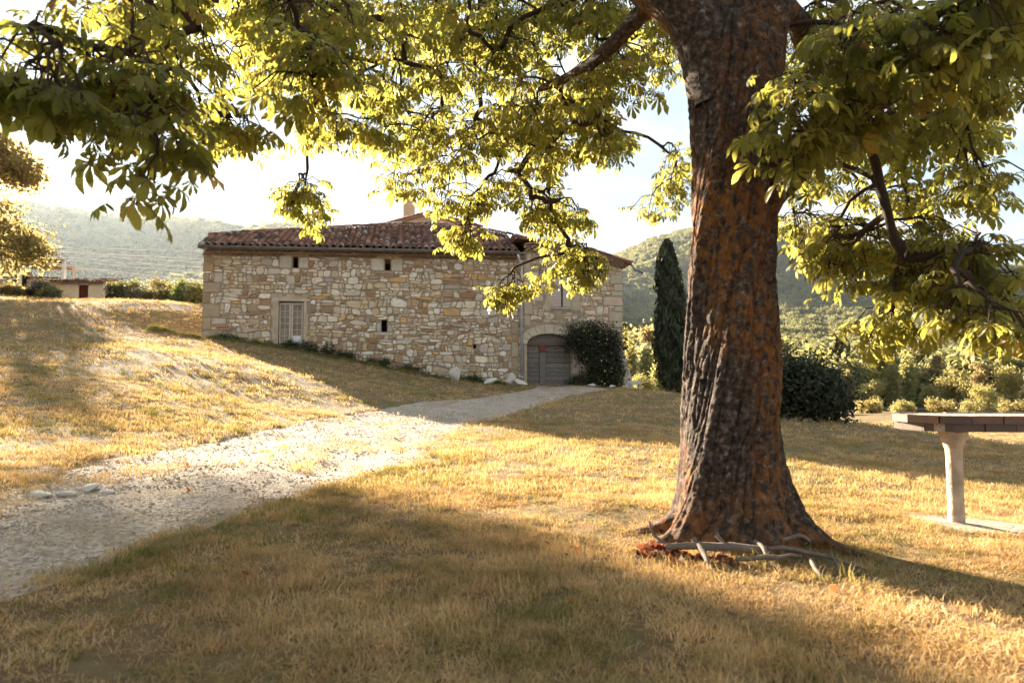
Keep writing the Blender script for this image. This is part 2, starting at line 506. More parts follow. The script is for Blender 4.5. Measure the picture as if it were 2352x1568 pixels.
def path_in(x, y):
    """signed distance-like: > 0 inside the drive"""
    l, r = path_x(y)
    d = np.minimum(x - l, r - x)
    return np.where((y > -9) & (y < 31.6), d, -1.0)

def axis(lo, hi, step, far, grow=1.16):
    a = list(np.arange(lo, hi + 1e-6, step)); s = step
    while a[-1] < far: s *= grow; a.append(a[-1] + s)
    s = step; f = [lo]
    while f[-1] > -far: s *= grow; f.append(f[-1] - s)
    return np.array(f[:0:-1] + a)
gx, gy = axis(-24, 16, 0.22, 4200), axis(-3, 40, 0.22, 4200)
X, Y = np.meshgrid(gx, gy)
Z = ground_z(X, Y)
ins = path_in(X, Y)
Z = Z - 0.10 * sstep(0.0, 0.28, ins)
ny, nx = X.shape
idx = np.arange(nx * ny).reshape(ny, nx)
F = np.stack([idx[:-1, :-1], idx[:-1, 1:], idx[1:, 1:], idx[1:, :-1]], -1).reshape(-1, 4)
ground = add_obj('ground', np_mesh('ground', np.stack([X, Y, Z], -1).reshape(-1, 3), F, M['soil'], True))
tag(ground, 'sloping lawn of dry grass around the stone house', 'lawn', kind='structure')

ys = np.arange(-8.5, 31.85, 0.12)
l, r = path_x(ys)
ss = np.linspace(0, 1, 25)
PX = l[:, None] + (r - l)[:, None] * ss[None, :]
PY = np.repeat(ys[:, None], len(ss), 1)
edge = np.minimum(ss, 1 - ss)[None, :] * (r - l)[:, None]
PZ = ground_z(PX, PY) - 0.012 - 0.03 * (1 - sstep(0, 0.3, edge)) - 0.035 * np.exp(-((np.abs(ss - 0.5) - 0.27) / 0.1) ** 2)[None, :] + 0.018 * fbm(PX * 5, PY * 5, 3, 3)
n0, n1 = PX.shape
idx = np.arange(n0 * n1).reshape(n0, n1)
F = np.stack([idx[:-1, :-1], idx[:-1, 1:], idx[1:, 1:], idx[1:, :-1]], -1).reshape(-1, 4)
drive = add_obj('gravel_path', np_mesh('gravel_path', np.stack([PX, PY, PZ], -1).reshape(-1, 3), F, M['gravel'], True))
tag(drive, 'rutted pale gravel drive leading up to the arched door', 'path', kind='structure')

# ------------------------------------------------------------------ hills
def hill(name, label, pxs, Ys, prof, seed, amp):
    pxs = np.array(pxs, float); Ys = np.array(Ys, float)
    A, B = np.meshgrid(pxs, Ys)
    PYv = prof(A, B)
    Xh = (A - 1176) / 1568 * B
    Zh = 1 + (880 - PYv) / 1568 * B
    Zh = Zh + amp * B / 1000 * fbm(Xh / 120, B / 120, seed, 4) * 60 * 0.5
    idx = np.arange(A.size).reshape(A.shape)
    F = np.stack([idx[:-1, :-1], idx[:-1, 1:], idx[1:, 1:], idx[1:, :-1]], -1).reshape(-1, 4)
    o = add_obj(name, np_mesh(name, np.stack([Xh, B, Zh], -1).reshape(-1, 3), F, M['hill'], True))
    tag(o, label, 'hill', kind='structure')
    return o

rA = np.array([(1000, 700), (1300, 640), (1430, 587), (1500, 554), (1570, 535), (1680, 517), (1750, 522), (1822, 540), (1999, 569), (2195, 605), (2352, 620), (2700, 640), (3600, 650)])
rB = np.array([(1700, 700), (1900, 610), (2050, 558), (2141, 567), (2296, 611), (2360, 626), (2700, 680)])
rC = np.array([(2150, 680), (2250, 640), (2330, 606), (2400, 577), (2600, 545), (3600, 560)])
rL = np.array([(-1400, 520), (-600, 480), (-100, 458), (35, 470), (120, 481), (250, 498), (400, 506), (480, 512), (555, 529), (610, 517), (680, 519), (760, 527), (900, 545), (1176, 575), (1400, 610)])
bw_ = np.array([(66, 946), (70, 944), (100, 924), (160, 896), (250, 872), (400, 838), (560, 795), (600, 784), (680, 776), (720, 768), (800, 750), (950, 712), (1200, 655)])
def profA(A, B):
    e = np.interp(A, rA[:, 0], rA[:, 1])
    base = np.interp(B, bw_[:, 0], bw_[:, 1])
    t = sstep(900, 1600, B)
    py = base * (1 - t) + (e + 0) * t
    py = np.where(B > 1600, e + (B - 1600) * 0.25, py)
    lft = sstep(1300, 1130, A)
    return py + lft * 260
def profR(rr, Y0, base):
    def f(A, B):
        e = np.interp(A, rr[:, 0], rr[:, 1]); t = sstep(Y0[0], Y0[1], B)
        py = base * (1 - t) + e * t
        return np.where(B > Y0[1], e + (B - Y0[1]) * 0.3, py)
    return f
hillA = hill('wooded_hillside', 'wooded mountainside rising behind the trunk', np.linspace(1050, 3500, 150), np.concatenate([np.linspace(66, 400, 50), np.linspace(415, 1800, 70)]), profA, 2, 0.5)
hill('far_ridge', 'bare bluish ridge behind the wooded mountain', np.linspace(1700, 2700, 60), np.linspace(1500, 2200, 20), profR(rB, (1500, 2000), 740), 4, 0.3)
hill('far_hill', 'sunlit brown hill at the right edge', np.linspace(2150, 3500, 50), np.linspace(1700, 2400, 20), profR(rC, (1700, 2150), 740), 6, 0.3)
hillL = hill('hazy_ridge', 'pale hazy ridge behind the house on the left', np.linspace(-1300, 1400, 140), np.linspace(180, 1750, 60), profR(rL, (300, 1500), 735), 8, 0.25)

# ------------------------------------------------------------------ foliage helpers
def leaf_quads(rng, cen, size, out=None, aspect=0.55, up=0.35, hang=0.0):
    """rhombus leaves at cen (n,3); out = outward directions"""
    n = len(cen)
    nor = rng.normal(size=(n, 3)) * 0.75
    if out is not None: nor += out * 0.9
    nor[:, 2] += up
    nor /= np.linalg.norm(nor, axis=1)[:, None] + 1e-9
    t = rng.normal(size=(n, 3)); t[:, 2] -= hang
    t -= nor * (t * nor).sum(1)[:, None]
    t /= np.linalg.norm(t, axis=1)[:, None] + 1e-9
    bb = np.cross(nor, t)
    s = (size * rng.uniform(0.6, 1.3, n))[:, None]
    V = np.stack([cen - t * s, cen + bb * s * aspect - nor * s * 0.12, cen + t * s, cen - bb * s * aspect - nor * s * 0.12], 1)
    return V.reshape(-1, 3), np.arange(4 * n).reshape(n, 4)

def cloud(rng, lobes, n, shell=0.55):
    """points in lobes (x,y,z,rx,ry,rz), denser near the surface; also outward directions"""
    L = np.array(lobes, float)
    w = (L[:, 3] * L[:, 4] * L[:, 5]) ** (2 / 3.0); w /= w.sum()
    k = rng.choice(len(L), n, p=w)
    d = rng.normal(size=(n, 3)); d /= np.linalg.norm(d, axis=1)[:, None]
    rr = shell + (1 - shell) * rng.random(n) ** 0.6
    rr *= 0.85 + 0.3 * rng.random(n)
    return L[k, :3] + d * L[k, 3:] * rr[:, None], d

def clumped(rng, lobes, nclump, per, cr, shell=0.5):
    c, d = cloud(rng, lobes, nclump, shell)
    p = np.repeat(c, per, 0) + rng.normal(size=(nclump * per, 3)) * cr * np.repeat(rng.uniform(0.6, 1.3, nclump), per)[:, None]
    return p, np.repeat(d, per, 0), np.repeat(np.arange(nclump), per)

def shade(rng, base, cid, n, var=0.25):
    """true colour differences between clumps and leaves"""
    k = 1 + rng.uniform(-var, var, cid.max() + 1)
    c = np.array(base)[None, :] * k[cid][:, None] * rng.uniform(0.8, 1.2, n)[:, None]
    c = c * (1 + rng.normal(size=(n, 3)) * 0.05)
    return np.clip(np.repeat(c, 4, 0), 0.004, 0.9)

def crown_mesh(name, seed, lobes, nclump, per, cr, size, base, mat, shell=0.5, hang=0.0, aspect=0.55, var=0.25):
    rng = np.random.default_rng(seed)
    p, d, cid = clumped(rng, lobes, nclump, per, cr, shell)
    V, F = leaf_quads(rng, p, size, d, aspect, 0.35, hang)
    return np_mesh(name, V, F, mat, False, shade(rng, base, cid, len(p), var))

def trunk_mesh(name, seed, h, r, lean=0.0, limbs=4, spread=1.5, mat=None):
    rng = random.Random(seed); mb = MB()
    pts = [Vector((lean * (t ** 2) * h + rng.uniform(-.03, .03) * h * t, rng.uniform(-.03, .03) * h * t, t * h - 0.25)) for t in (0, .2, .4, .6, .8, 1)]
    mb.tube(pts, [r * (1.25 - 0.95 * t) for t in (0, .2, .4, .6, .8, 1)], 7)
    for i in range(limbs):
        a = rng.uniform(0, 6.28); k = rng.choice((2, 3, 3, 4)); p = pts[k]
        e = p + Vector((math.cos(a) * spread, math.sin(a) * spread, rng.uniform(.5, 1.3) * spread))
        mb.tube([p, p.lerp(e, .5) + Vector((0, 0, .12 * spread)), e], [r * .5, r * .32, r * .1], 5)
    return py_mesh(name, mb.V, mb.F, mat or M['bark_far'], True)

def gn_scatter(name, pts, yaw, scl, which, protos, tilt=None, parent=None):
    """one object: the prototypes set out at pts"""
    me = bpy.data.meshes.new(name)
    pts = np.asarray(pts, np.float32); n = len(pts)
    me.vertices.add(n); me.vertices.foreach_set('co', pts.ravel())
    a = me.attributes.new('rot', 'FLOAT_VECTOR', 'POINT'); rv = np.zeros((n, 3), np.float32); rv[:, 2] = yaw
    if tilt is not None: rv[:, :2] = tilt
    a.data.foreach_set('vector', rv.ravel())
    a = me.attributes.new('scl', 'FLOAT_VECTOR', 'POINT')
    sv = np.asarray(scl, np.float32)
    if sv.ndim == 1: sv = np.repeat(sv[:, None], 3, 1)
    a.data.foreach_set('vector', sv.ravel())
    a = me.attributes.new('idx', 'INT', 'POINT'); a.data.foreach_set('value', np.asarray(which, np.int32))
    o = add_obj(name, me, parent)
    pc = bpy.data.collections.new(name + '_kinds')
    for i, pm in enumerate(protos):
        pc.objects.link(bpy.data.objects.new('%s_kind_%02d' % (name, i), pm))
    ng = bpy.data.node_groups.new(name, 'GeometryNodeTree')
    ng.interface.new_socket('Geometry', in_out='INPUT', socket_type='NodeSocketGeometry')
    ng.interface.new_socket('Geometry', in_out='OUTPUT', socket_type='NodeSocketGeometry')
    gi, go = ng.nodes.new('NodeGroupInput'), ng.nodes.new('NodeGroupOutput')
    ci = ng.nodes.new('GeometryNodeCollectionInfo'); ci.inputs['Collection'].default_value = pc
    ci.inputs['Separate Children'].default_value = True; ci.inputs['Reset Children'].default_value = True
    ip = ng.nodes.new('GeometryNodeInstanceOnPoints'); ip.inputs['Pick Instance'].default_value = True
    def na(nm, dt):
        q = ng.nodes.new('GeometryNodeInputNamedAttribute'); q.data_type = dt; q.inputs['Name'].default_value = nm
        return [s for s in q.outputs if s.enabled and s.name == 'Attribute'][0]
    L = ng.links.new
    L(gi.outputs[0], ip.inputs['Points']); L(ci.outputs['Instances'], ip.inputs['Instance'])
    L(na('idx', 'INT'), ip.inputs['Instance Index']); L(na('rot', 'FLOAT_VECTOR'), ip.inputs['Rotation']); L(na('scl', 'FLOAT_VECTOR'), ip.inputs['Scale'])
    L(ip.outputs['Instances'], go.inputs[0])
    mod = o.modifiers.new('scatter', 'NODES'); mod.node_group = ng
    return o

exec_after = []
# ------------------------------------------------------------------ the stone house
_o = P(463, 770, 29.8); _e = P(1430, 888, 32.8)
FO = Vector((_o.x, _o.y, 0)); FU = Vector((_e.x - _o.x, _e.y - _o.y, 0)).normalized(); FN = Vector((FU.y, -FU.x, 0))
FM = Matrix((( FU.x, FN.x, 0), (FU.y, FN.y, 0), (0, 0, 1)))      # local (u, out, z) -> world
CAMP = Vector((0, 0, CAM_Z))
def FP(u, z, off=0.0): return FO + FU * u + FN * off + Vector((0, 0, z))
def ray_plane(px, py, p0, nn):
    d = P(px, py, 10) - CAMP
    return CAMP + d * ((p0 - CAMP).dot(nn) / d.dot(nn))
def fac(px, py, off=0.0):
    q = ray_plane(px, py, FO + FN * off, FN); return ((q - FO).dot(FU), q.z)

house = empty('stone_farmhouse', FP(8, fac(830, 832)[1], -3), 'long rubble stone farmhouse with red canal tile roof and arched wooden door', 'house')
U_SPLIT = fac(1204, 700)[0]; U_END = fac(1430, 700)[0]
wl0, wl1 = fac(463, 586)[1], fac(1192, 597)[1]
rt = [fac(1205, 577), fac(1362, 603), fac(1430, 618)]
def wall_top(u):
    if u <= U_SPLIT: return wl0 + (wl1 - wl0) * u / U_SPLIT
    return float(np.interp(u, [p[0] for p in rt], [p[1] for p in rt]))
Z_BOT = 0.2
def rect(px0, py0, px1, py1):
    a, b2 = fac(px0, py1), fac(px1, py0); return [a[0], b2[0], a[1], b2[1]]
OPEN = {'win': rect(638, 692, 697, 791), 'slit1': rect(672, 590, 685, 615), 'slit2': rect(884, 595, 897, 621), 'slit3': rect(876, 735, 889, 762),
        'hole': rect(1087, 791, 1094, 800), 'shut': rect(1267, 636, 1311, 704)}
dz = rect(1211, 790, 1312, 886); arch_top = fac(1258, 766)[1]
def door_top(u):
    c, h = (dz[0] + dz[1]) / 2, (dz[1] - dz[0]) / 2
    t = max(0.0, 1 - ((u - c) / h) ** 2)
    return dz[3] + (arch_top - dz[3]) * math.sqrt(t)

# mortar wall, column by column, leaving the openings free
us = set(np.arange(0, U_END, 0.12)) | {U_END, U_SPLIT, dz[0], dz[1]}
for k, q in OPEN.items(): us |= {q[0], q[1]}
us = sorted(us); us = [u for i, u in enumerate(us) if i == 0 or u - us[i - 1] > 0.004]
mb = MB()
for a, b2 in zip(us[:-1], us[1:]):
    c = (a + b2) / 2
    cuts = []
    for k, q in OPEN.items():
        if q[0] - .003 <= c <= q[1] + .003: cuts.append((q[2], q[2], q[3], q[3]))
    if dz[0] < c < dz[1]: cuts.append((Z_BOT, Z_BOT, door_top(a), door_top(b2)))
    cuts.sort()
    lo = (Z_BOT, Z_BOT)
    segs = []
    for q in cuts:
        if q[0] > lo[0]: segs.append((lo[0], lo[1], q[0], q[1]))
        lo = (q[2], q[3])
        if q[0] > Z_BOT: mb.add([FP(a, q[0], 0), FP(b2, q[1], 0), FP(b2, q[1], -.45), FP(a, q[0], -.45)], [(0, 1, 2, 3)])
        mb.add([FP(a, q[2], 0), FP(b2, q[3], 0), FP(b2, q[3], -.45), FP(a, q[2], -.45)], [(3, 2, 1, 0)])
    segs.append((lo[0], lo[1], wall_top(a) + .02, wall_top(b2) + .02))
    for s0, s1, t0, t1 in segs:
        mb.add([FP(a, s0), FP(b2, s1), FP(b2, t1), FP(a, t0)], [(0, 1, 2, 3)])
for q in list(OPEN.values()) + [[dz[0], dz[1], Z_BOT, dz[3]]]:
    for u in (q[0], q[1]):
        mb.add([FP(u, q[2], 0), FP(u, q[3], 0), FP(u, q[3], -.45), FP(u, q[2], -.45)], [(0, 1, 2, 3)])
wall = mb.build('front_wall', M['mortar'], house)

# the other walls of the block and the dark inside
mb = MB()
def vwall(mb, pts, zb, zt):
    for (p, q) in zip(pts[:-1], pts[1:]):
        mb.add([(p[0], p[1], zb), (q[0], q[1], zb), (q[0], q[1], zt), (p[0], p[1], zt)], [(0, 1, 2, 3)])
e0, e1, e2, e3 = FP(0, 0, 0), FP(0, 0, -6.5), FP(U_END, 0, -11), FP(U_END, 0, 0)
vwall(mb, [e0, e1, e2], 0, wl0 - 0.02)
vwall(mb, [e2, e3], 0, rt[2][1])
mb.build('side_wall', M['plaster'], house)
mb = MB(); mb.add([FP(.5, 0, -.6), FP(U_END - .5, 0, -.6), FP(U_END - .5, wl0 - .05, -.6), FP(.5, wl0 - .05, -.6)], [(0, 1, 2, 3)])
mb.build('dark_backing', M['dark'], house)  # near-black sheet behind the openings, painted as the unlit interior

# rubble stones
def clip_half(poly, n0, n1, c):          # keep n0*u+n1*z <= c
    out = []
    for i in range(len(poly)):
        p, q = poly[i], poly[(i + 1) % len(poly)]
        a, b2 = n0 * p[0] + n1 * p[1] - c, n0 * q[0] + n1 * q[1] - c
        if a <= 0: out.append(p)
        if a * b2 < 0:
            t = a / (a - b2); out.append((p[0] + (q[0] - p[0]) * t, p[1] + (q[1] - p[1]) * t))
    return out
def area(poly):
    return abs(sum(poly[i][0] * poly[(i + 1) % len(poly)][1] - poly[(i + 1) % len(poly)][0] * poly[i][1] for i in range(len(poly)))) / 2 if len(poly) > 2 else 0
def cut_rect(poly, q, g=0.015):
    us_ = [p[0] for p in poly]; zs = [p[1] for p in poly]
    if max(us_) < q[0] - g or min(us_) > q[1] + g or max(zs) < q[2] - g or min(zs) > q[3] + g: return poly
    opts = [clip_half(poly, 1, 0, q[0] - g), clip_half(poly, -1, 0, -q[1] - g), clip_half(poly, 0, 1, q[2] - g), clip_half(poly, 0, -1, -q[3] - g)]
    return max(opts, key=area)

rs = random.Random(11)
PAL = [((.50, .41, .30), 5), ((.57, .475, .355), 5), ((.44, .33, .21), 5), ((.40, .34, .265), 2.2), ((.46, .28, .12), 1.6), ((.27, .17, .095), 2.2), ((.62, .54, .43), 3), ((.36, .25, .145), 3), ((.28, .15, .08), .5), ((.36, .30, .23), 1.0)]
def stone_col(pal=PAL):
    c = rs.choices([p[0] for p in pal], [p[1] for p in pal])[0]; k = rs.uniform(.82, 1.15)
    return tuple(x * min(1.28 * k, .74 / c[0]) for x in c)

SUR = [rect(621, 676, 712, 800)]                                     # plaster round the old window
SURR = [rect(1250, 620, 1334, 716), rect(1196, 742, 1325, 900), rect(1191, 560, 1208, 900)]
big = []                                                             # dressed blocks: (poly, colour)
def block(px0, py0, px1, py1, col, j=.02):
    q = rect(px0, py0, px1, py1)
    big.append(([(q[0] + rs.uniform(-j, j), q[2] + rs.uniform(-j, j)), (q[1] + rs.uniform(-j, j), q[2]), (q[1], q[3] + rs.uniform(-j, j)), (q[0] + rs.uniform(-j, j), q[3])], col, q))
tan, grey, crm, och = (.42, .31, .19), (.46, .40, .32), (.52, .43, .32), (.40, .25, .12)
block(465, 602, 491, 622, och); block(465, 628, 481, 648, (.38, .25, .14)); block(465, 650, 508, 671, (.38, .29, .18)); block(465, 673, 482, 697, (.33, .23, .13))
block(465, 699, 505, 728, (.40, .30, .19)); block(486, 731, 520, 744, (.5, .42, .32)); block(465, 731, 484, 757, (.44, .32, .19)); block(464, 760, 521, 802, (.43, .33, .21)); block(492, 626, 512, 648, (.50, .42, .325))
block(641, 588, 670, 616, (.48, .415, .33)); block(687, 591, 708, 616, (.54, .46, .36)); block(655, 579, 712, 588, tan)
block(852, 594, 882, 621, (.57, .49, .385)); block(899, 596, 925, 622, (.52, .44, .33)); block(864, 585, 925, 594, (.47, .36, .22)); block(862, 623, 905, 628, (.38, .3, .2))
block(865, 742, 875, 762, grey); block(890, 745, 900, 762, grey); block(858, 763, 902, 769, (.5, .42, .31))
for i, (y0, y1, xl) in enumerate([(632, 652, 1403), (653, 668, 1410), (669, 680, 1403), (682, 702, 1385), (704, 716, 1412), (717, 738, 1398), (739, 752, 1408), (754, 768, 1400), (770, 792, 1412), (794, 812, 1402), (814, 836, 1410), (838, 860, 1400), (862, 888, 1410)]):
    block(xl, y0, 1430, y1, (.50 * rs.uniform(.92, 1.08), .40, .29))
for i, (y0, y1) in enumerate([(740, 768), (770, 784), (786, 820), (822, 850), (852, 884)]):
    block(1174 + 4 * (i % 2), y0, 1190, y1, [(.36, .27, .17), och, (.42, .32, .21)][i % 3])
for i, (y0, y1) in enumerate([(600, 632), (634, 660), (662, 690), (692, 722), (724, 748)]):
    block(1203, y0, 1218 + 5 * (i % 2), y1, (.45, .36, .25))
block(1316, 800, 1330, 888, (.46, .37, .27)); block(1203, 792, 1210, 888, (.43, .34, .24))

polys = []
def rubble(u0, u1, sc, dens):
    z = Z_BOT + .3; k = 0
    bz = [z]
    while z < 9: z += rs.choice((.10, .14, .17, .2, .25, .32)) * sc; bz.append(z)
    def bnd(i, u): return bz[i] + (vn(u * 1.1, i * 3.3, 3) - .5) * .2 + (vn(u * 3.7, i * 5.1, 8) - .5) * .11
    for i in range(len(bz) - 1):
        u = u0 + .02; sl = 0
        while u < u1 - .04:
            w = min(max(rs.lognormvariate(math.log(.26 * sc), .55), .09), .8)
            if u1 - u - w < .13: w = u1 - u
            sl2 = rs.uniform(-.05, .05)
            q = [(u + sl, float(bnd(i, u))), (u + w + sl2, float(bnd(i, u + w))), (u + w - sl2, float(bnd(i + 1, u + w))), (u - sl, float(bnd(i + 1, u)))]
            sl = sl2; u += w
            h = q[2][1] - q[1][1]
            def lerp(a, b2, t): return (a[0] + (b2[0] - a[0]) * t, a[1] + (b2[1] - a[1]) * t)
            if h > .2 and rs.random() < .42:
                t, t2 = rs.uniform(.3, .7), 0; t2 = t + rs.uniform(-.12, .12)
                a, b3 = lerp(q[0], q[3], t), lerp(q[1], q[2], t2)
                parts = [[q[0], q[1], b3, a], [a, b3, q[2], q[3]]]
                if w > .32 and rs.random() < .6:
                    p = parts.pop(rs.randrange(2)); t = rs.uniform(.35, .65)
                    m0, m1 = lerp(p[0], p[1], t), lerp(p[3], p[2], t + rs.uniform(-.1, .1))
                    parts += [[p[0], m0, m1, p[3]], [m0, p[1], p[2], m1]]
            else: parts = [q]
            polys.extend([(p, dens) for p in parts])
rubble(0.0, U_SPLIT, 1.0, 0); rubble(U_SPLIT, U_END, .92, 1)

def stone_geo(poly, col, depth, rounded=True, flat=False):
    cx = sum(p[0] for p in poly) / len(poly); cz = sum(p[1] for p in poly) / len(poly)
    a = area(poly); sz = math.sqrt(a)
    g = 1 - min(.35, (.016 if not flat else .010) / max(sz, .05) * 2)
    poly = [(cx + (p[0] - cx) * g, cz + (p[1] - cz) * g) for p in poly]
    pts = []
    for i in range(len(poly)):
        p0, p, p1 = poly[i - 1], poly[i], poly[(i + 1) % len(poly)]
        f = rs.uniform(.08, .34) if not flat else rs.uniform(.03, .09)
        f2 = rs.uniform(.08, .34) if not flat else rs.uniform(.03, .09)
        pts.append((p[0] + (p0[0] - p[0]) * f, p[1] + (p0[1] - p[1]) * f)); pts.append((p[0] + (p1[0] - p[0]) * f2, p[1] + (p1[1] - p[1]) * f2))
    j = .05 * sz if not flat else .012 * sz
    pts = [(p[0] + rs.uniform(-j, j), p[1] + rs.uniform(-j, j)) for p in pts]
    n = len(pts); V = []; F = []
    tu, tz = rs.uniform(-.12, .12), rs.uniform(-.12, .12)
    for k, (s, o) in enumerate(((1.0, -.03), (.985, depth * .55), (.84 if not flat else .95, depth))):
        for p in pts:
            du, dz_ = (p[0] - cx) * s, (p[1] - cz) * s
            V.append((cx + du, cz + dz_, o + (tu * du + tz * dz_ if k == 2 and not flat else 0) + (rs.uniform(-.006, .006) if k else 0)))
    V.append((cx, cz, depth * 1.06))
    for k in range(2):
        for i in range(n):
            F.append((k * n + i, k * n + (i + 1) % n, k * n + n + (i + 1) % n, k * n + n + i))
    for i in range(n): F.append((2 * n + i, 2 * n + (i + 1) % n, 3 * n))
    Vw = [FP(v[0], v[1], v[2]) for v in V]
    return Vw, F, [tuple(c * kk_ for c in col) for kk_ in [rs.uniform(.92, 1.08) for _ in Vw]], a

geos = []
mask_rects = SUR + [b_[2] for b_ in big] + list(OPEN.values())
for poly, dens in polys:
    p = poly
    cx = sum(q[0] for q in p) / 4
    p = clip_half(p, 0, 1, wall_top(cx) - .02)
    for q in mask_rects + (SURR if dens else []):
        if len(p) < 3: break
        p = cut_rect(p, q, .012)
    if len(p) < 3 or area(p) < .0055: continue
    xs_ = [q[0] for q in p]; zs_ = [q[1] for q in p]
    if min(max(xs_) - min(xs_), max(zs_) - min(zs_)) < .05: continue
    if dens:                                       # pointed with a lot of mortar
        if rs.random() < .10 * (2 if cx < fac(1330, 700)[0] else .6): continue
        col = stone_col([((.50, .40, .29), 5), ((.46, .36, .25), 4), ((.55, .46, .36), 3), ((.40, .27, .17), 2), ((.35, .22, .14), 1)])
        geos.append(stone_geo(p, col, rs.uniform(.012, .03)))
    else:
        low = (max(0, 1.9 - (cz_ := sum(zs_) / len(zs_)) + cx * -.0) if cx > 7 else 0)
        geos.append(stone_geo(p, stone_col(), rs.uniform(.018, .055)))
blocks = [stone_geo(p, c, rs.uniform(.02, .035), flat=True) for p, c, q in big]
geos.sort(key=lambda g: -g[3])
for g in geos[:300]:
    add_obj('stone', py_mesh('stone', g[0], g[1], M['stone'], False, g[2]), wall)
mb = MB(); cc = []
for g in geos[300:]:
    n = len(mb.V); mb.V += g[0]; mb.F += [tuple(i + n for i in f) for f in g[1]]; cc += g[2]
so = add_obj('small_stones', py_mesh('small_stones', mb.V, mb.F, M['stone'], False, cc), wall); so['kind'] = 'stuff'
for g in blocks:
    add_obj('dressed_block', py_mesh('dressed_block', g[0], g[1], M['dressed'], False, g[2]), wall)

def slab(name, q, off, th, mat, parent, bev=.01):
    mb = MB(); c = FP((q[0] + q[1]) / 2, (q[2] + q[3]) / 2, off - th / 2)
    mb.box(c, ((q[1] - q[0]) / 2, th / 2, (q[3] - q[2]) / 2), FM, bev); return mb.build(name, mat, parent)
# plaster surrounds
def ragged(name, q, holes, off, mat):
    n = 26; m_ = 22; ok = set()
    for i in range(n):
        for j in range(m_):
            cu, cz2 = q[0] + (q[1] - q[0]) * (i + .5) / n, q[2] + (q[3] - q[2]) * (j + .5) / m_
            if any(h[0] < cu < h[1] and h[2] < cz2 < h[3] for h in holes): continue
            e = min(cu - q[0], q[1] - cu, cz2 - q[2], q[3] - cz2) / .16
            if e >= float(vn(cu * 5, cz2 * 5, 4)) * 1.2 - .25: ok.add((i, j))
    best = set()
    while ok:
        st = [ok.pop()]; comp = set(st)
        while st:
            i, j = st.pop()
            for c_ in ((i + 1, j), (i - 1, j), (i, j + 1), (i, j - 1)):
                if c_ in ok: ok.remove(c_); comp.add(c_); st.append(c_)
        if len(comp) > len(best): best = comp
    vid = {}; V = []; F = []
    def vert(i, j, k):
        if (i, j, k) not in vid:
            vid[(i, j, k)] = len(V); V.append(FP(q[0] + (q[1] - q[0]) * i / n, q[2] + (q[3] - q[2]) * j / m_, off if k else -.02))
        return vid[(i, j, k)]
    for (i, j) in best:
        F.append((vert(i, j, 1), vert(i + 1, j, 1), vert(i + 1, j + 1, 1), vert(i, j + 1, 1)))
        for (a, b_, nb) in (((i, j), (i + 1, j), (i, j - 1)), ((i + 1, j), (i + 1, j + 1), (i + 1, j)), ((i + 1, j + 1), (i, j + 1), (i, j + 1)), ((i, j + 1), (i, j), (i - 1, j))):
            if nb not in best: F.append((vert(*a, 0), vert(*b_, 0), vert(*b_, 1), vert(*a, 1)))
    return add_obj(name, py_mesh(name, V, F, mat), house)
w = OPEN['win']
ragged('plaster_surround', SUR[0], [[w[0], w[1], w[2] - 2, w[3]]], .024, M['plaster'])
ragged('plaster_surround', rect(1248, 618, 1336, 718), [OPEN['shut']], .02, M['plaster'])

# the old many-paned window
win = empty('x', FP((w[0] + w[1]) / 2, w[2], -.2)); win.name = 'window'; attach(win, house); win.matrix_parent_inverse = house.matrix_basis.inverted()
mb = MB()
def bar(u0, u1, z0, z1, o0, o1): mb.hexa([FP(u0, z0, o0), FP(u1, z0, o0), FP(u1, z0, o1), FP(u0, z0, o1), FP(u0, z1, o0), FP(u1, z1, o0), FP(u1, z1, o1), FP(u0, z1, o1)])
W0, W1, H0, H1 = w[0] + .02, w[1] - .02, w[2] + .03, w[3] - .06
bar(W0, W0 + .07, H0, H1, -.2, -.1); bar(W1 - .07, W1, H0, H1, -.2, -.1); bar(W0 + .07, W1 - .07, H1 - .1, H1, -.2, -.1); bar(W0 + .07, W1 - .07, H0, H0 + .09, -.2, -.1)
mid = (W0 + W1) / 2
bar(mid - .085, mid - .008, H0 + .09, H1 - .1, -.2, -.09); bar(mid + .008, mid + .085, H0 + .09, H1 - .1, -.2, -.09)
cells = []
for s in (0, 1):
    a = W0 + .07 if s == 0 else mid + .085; b2 = mid - .085 if s == 0 else W1 - .07
    c = (a + b2) / 2; bar(c - .014, c + .014, H0 + .09, H1 - .1, -.18, -.125)
    hs = np.linspace(H0 + .09, H1 - .1, 7)
    for k in range(1, 6):
        bar(a, c - .014, hs[k] - .013, hs[k] + .013, -.18, -.128); bar(c + .014, b2, hs[k] - .013, hs[k] + .013, -.18, -.128)
    for k in range(6):
        for (p, q) in ((a, c), (c, b2)): cells.append((p, q, hs[k], hs[k + 1], s, k))
mb.build('window_frame', M['wood_pale'], win)
for (p, q, z0, z1, s, k) in cells:
    if s == 1 and k == 0: continue
    mb = MB(); t = rs.uniform(-.006, .006)
    bar(p, q, z0, z1, -.168 + t, -.16 + t); mb.build('pane', M['glass'], win)
c = [x for x in cells if x[4] == 1 and x[5] == 0]
mb = MB(); bar(c[0][0] - .01, c[1][1] + .01, c[0][2] - .05, c[0][3], -.12, -.1); o = mb.build('board', M['white_post'], win); o['label'] = 'white board in place of the lower right panes'
slab('lintel', [w[0] - .28, w[1] + .3, w[3] + .0, w[3] + .1], .035, .3, M['wood_pale'], house)
slab('sill', [w[0] - .05, w[1] + .05, w[2] - .12, w[2]], .04, .4, M['concrete'], house)

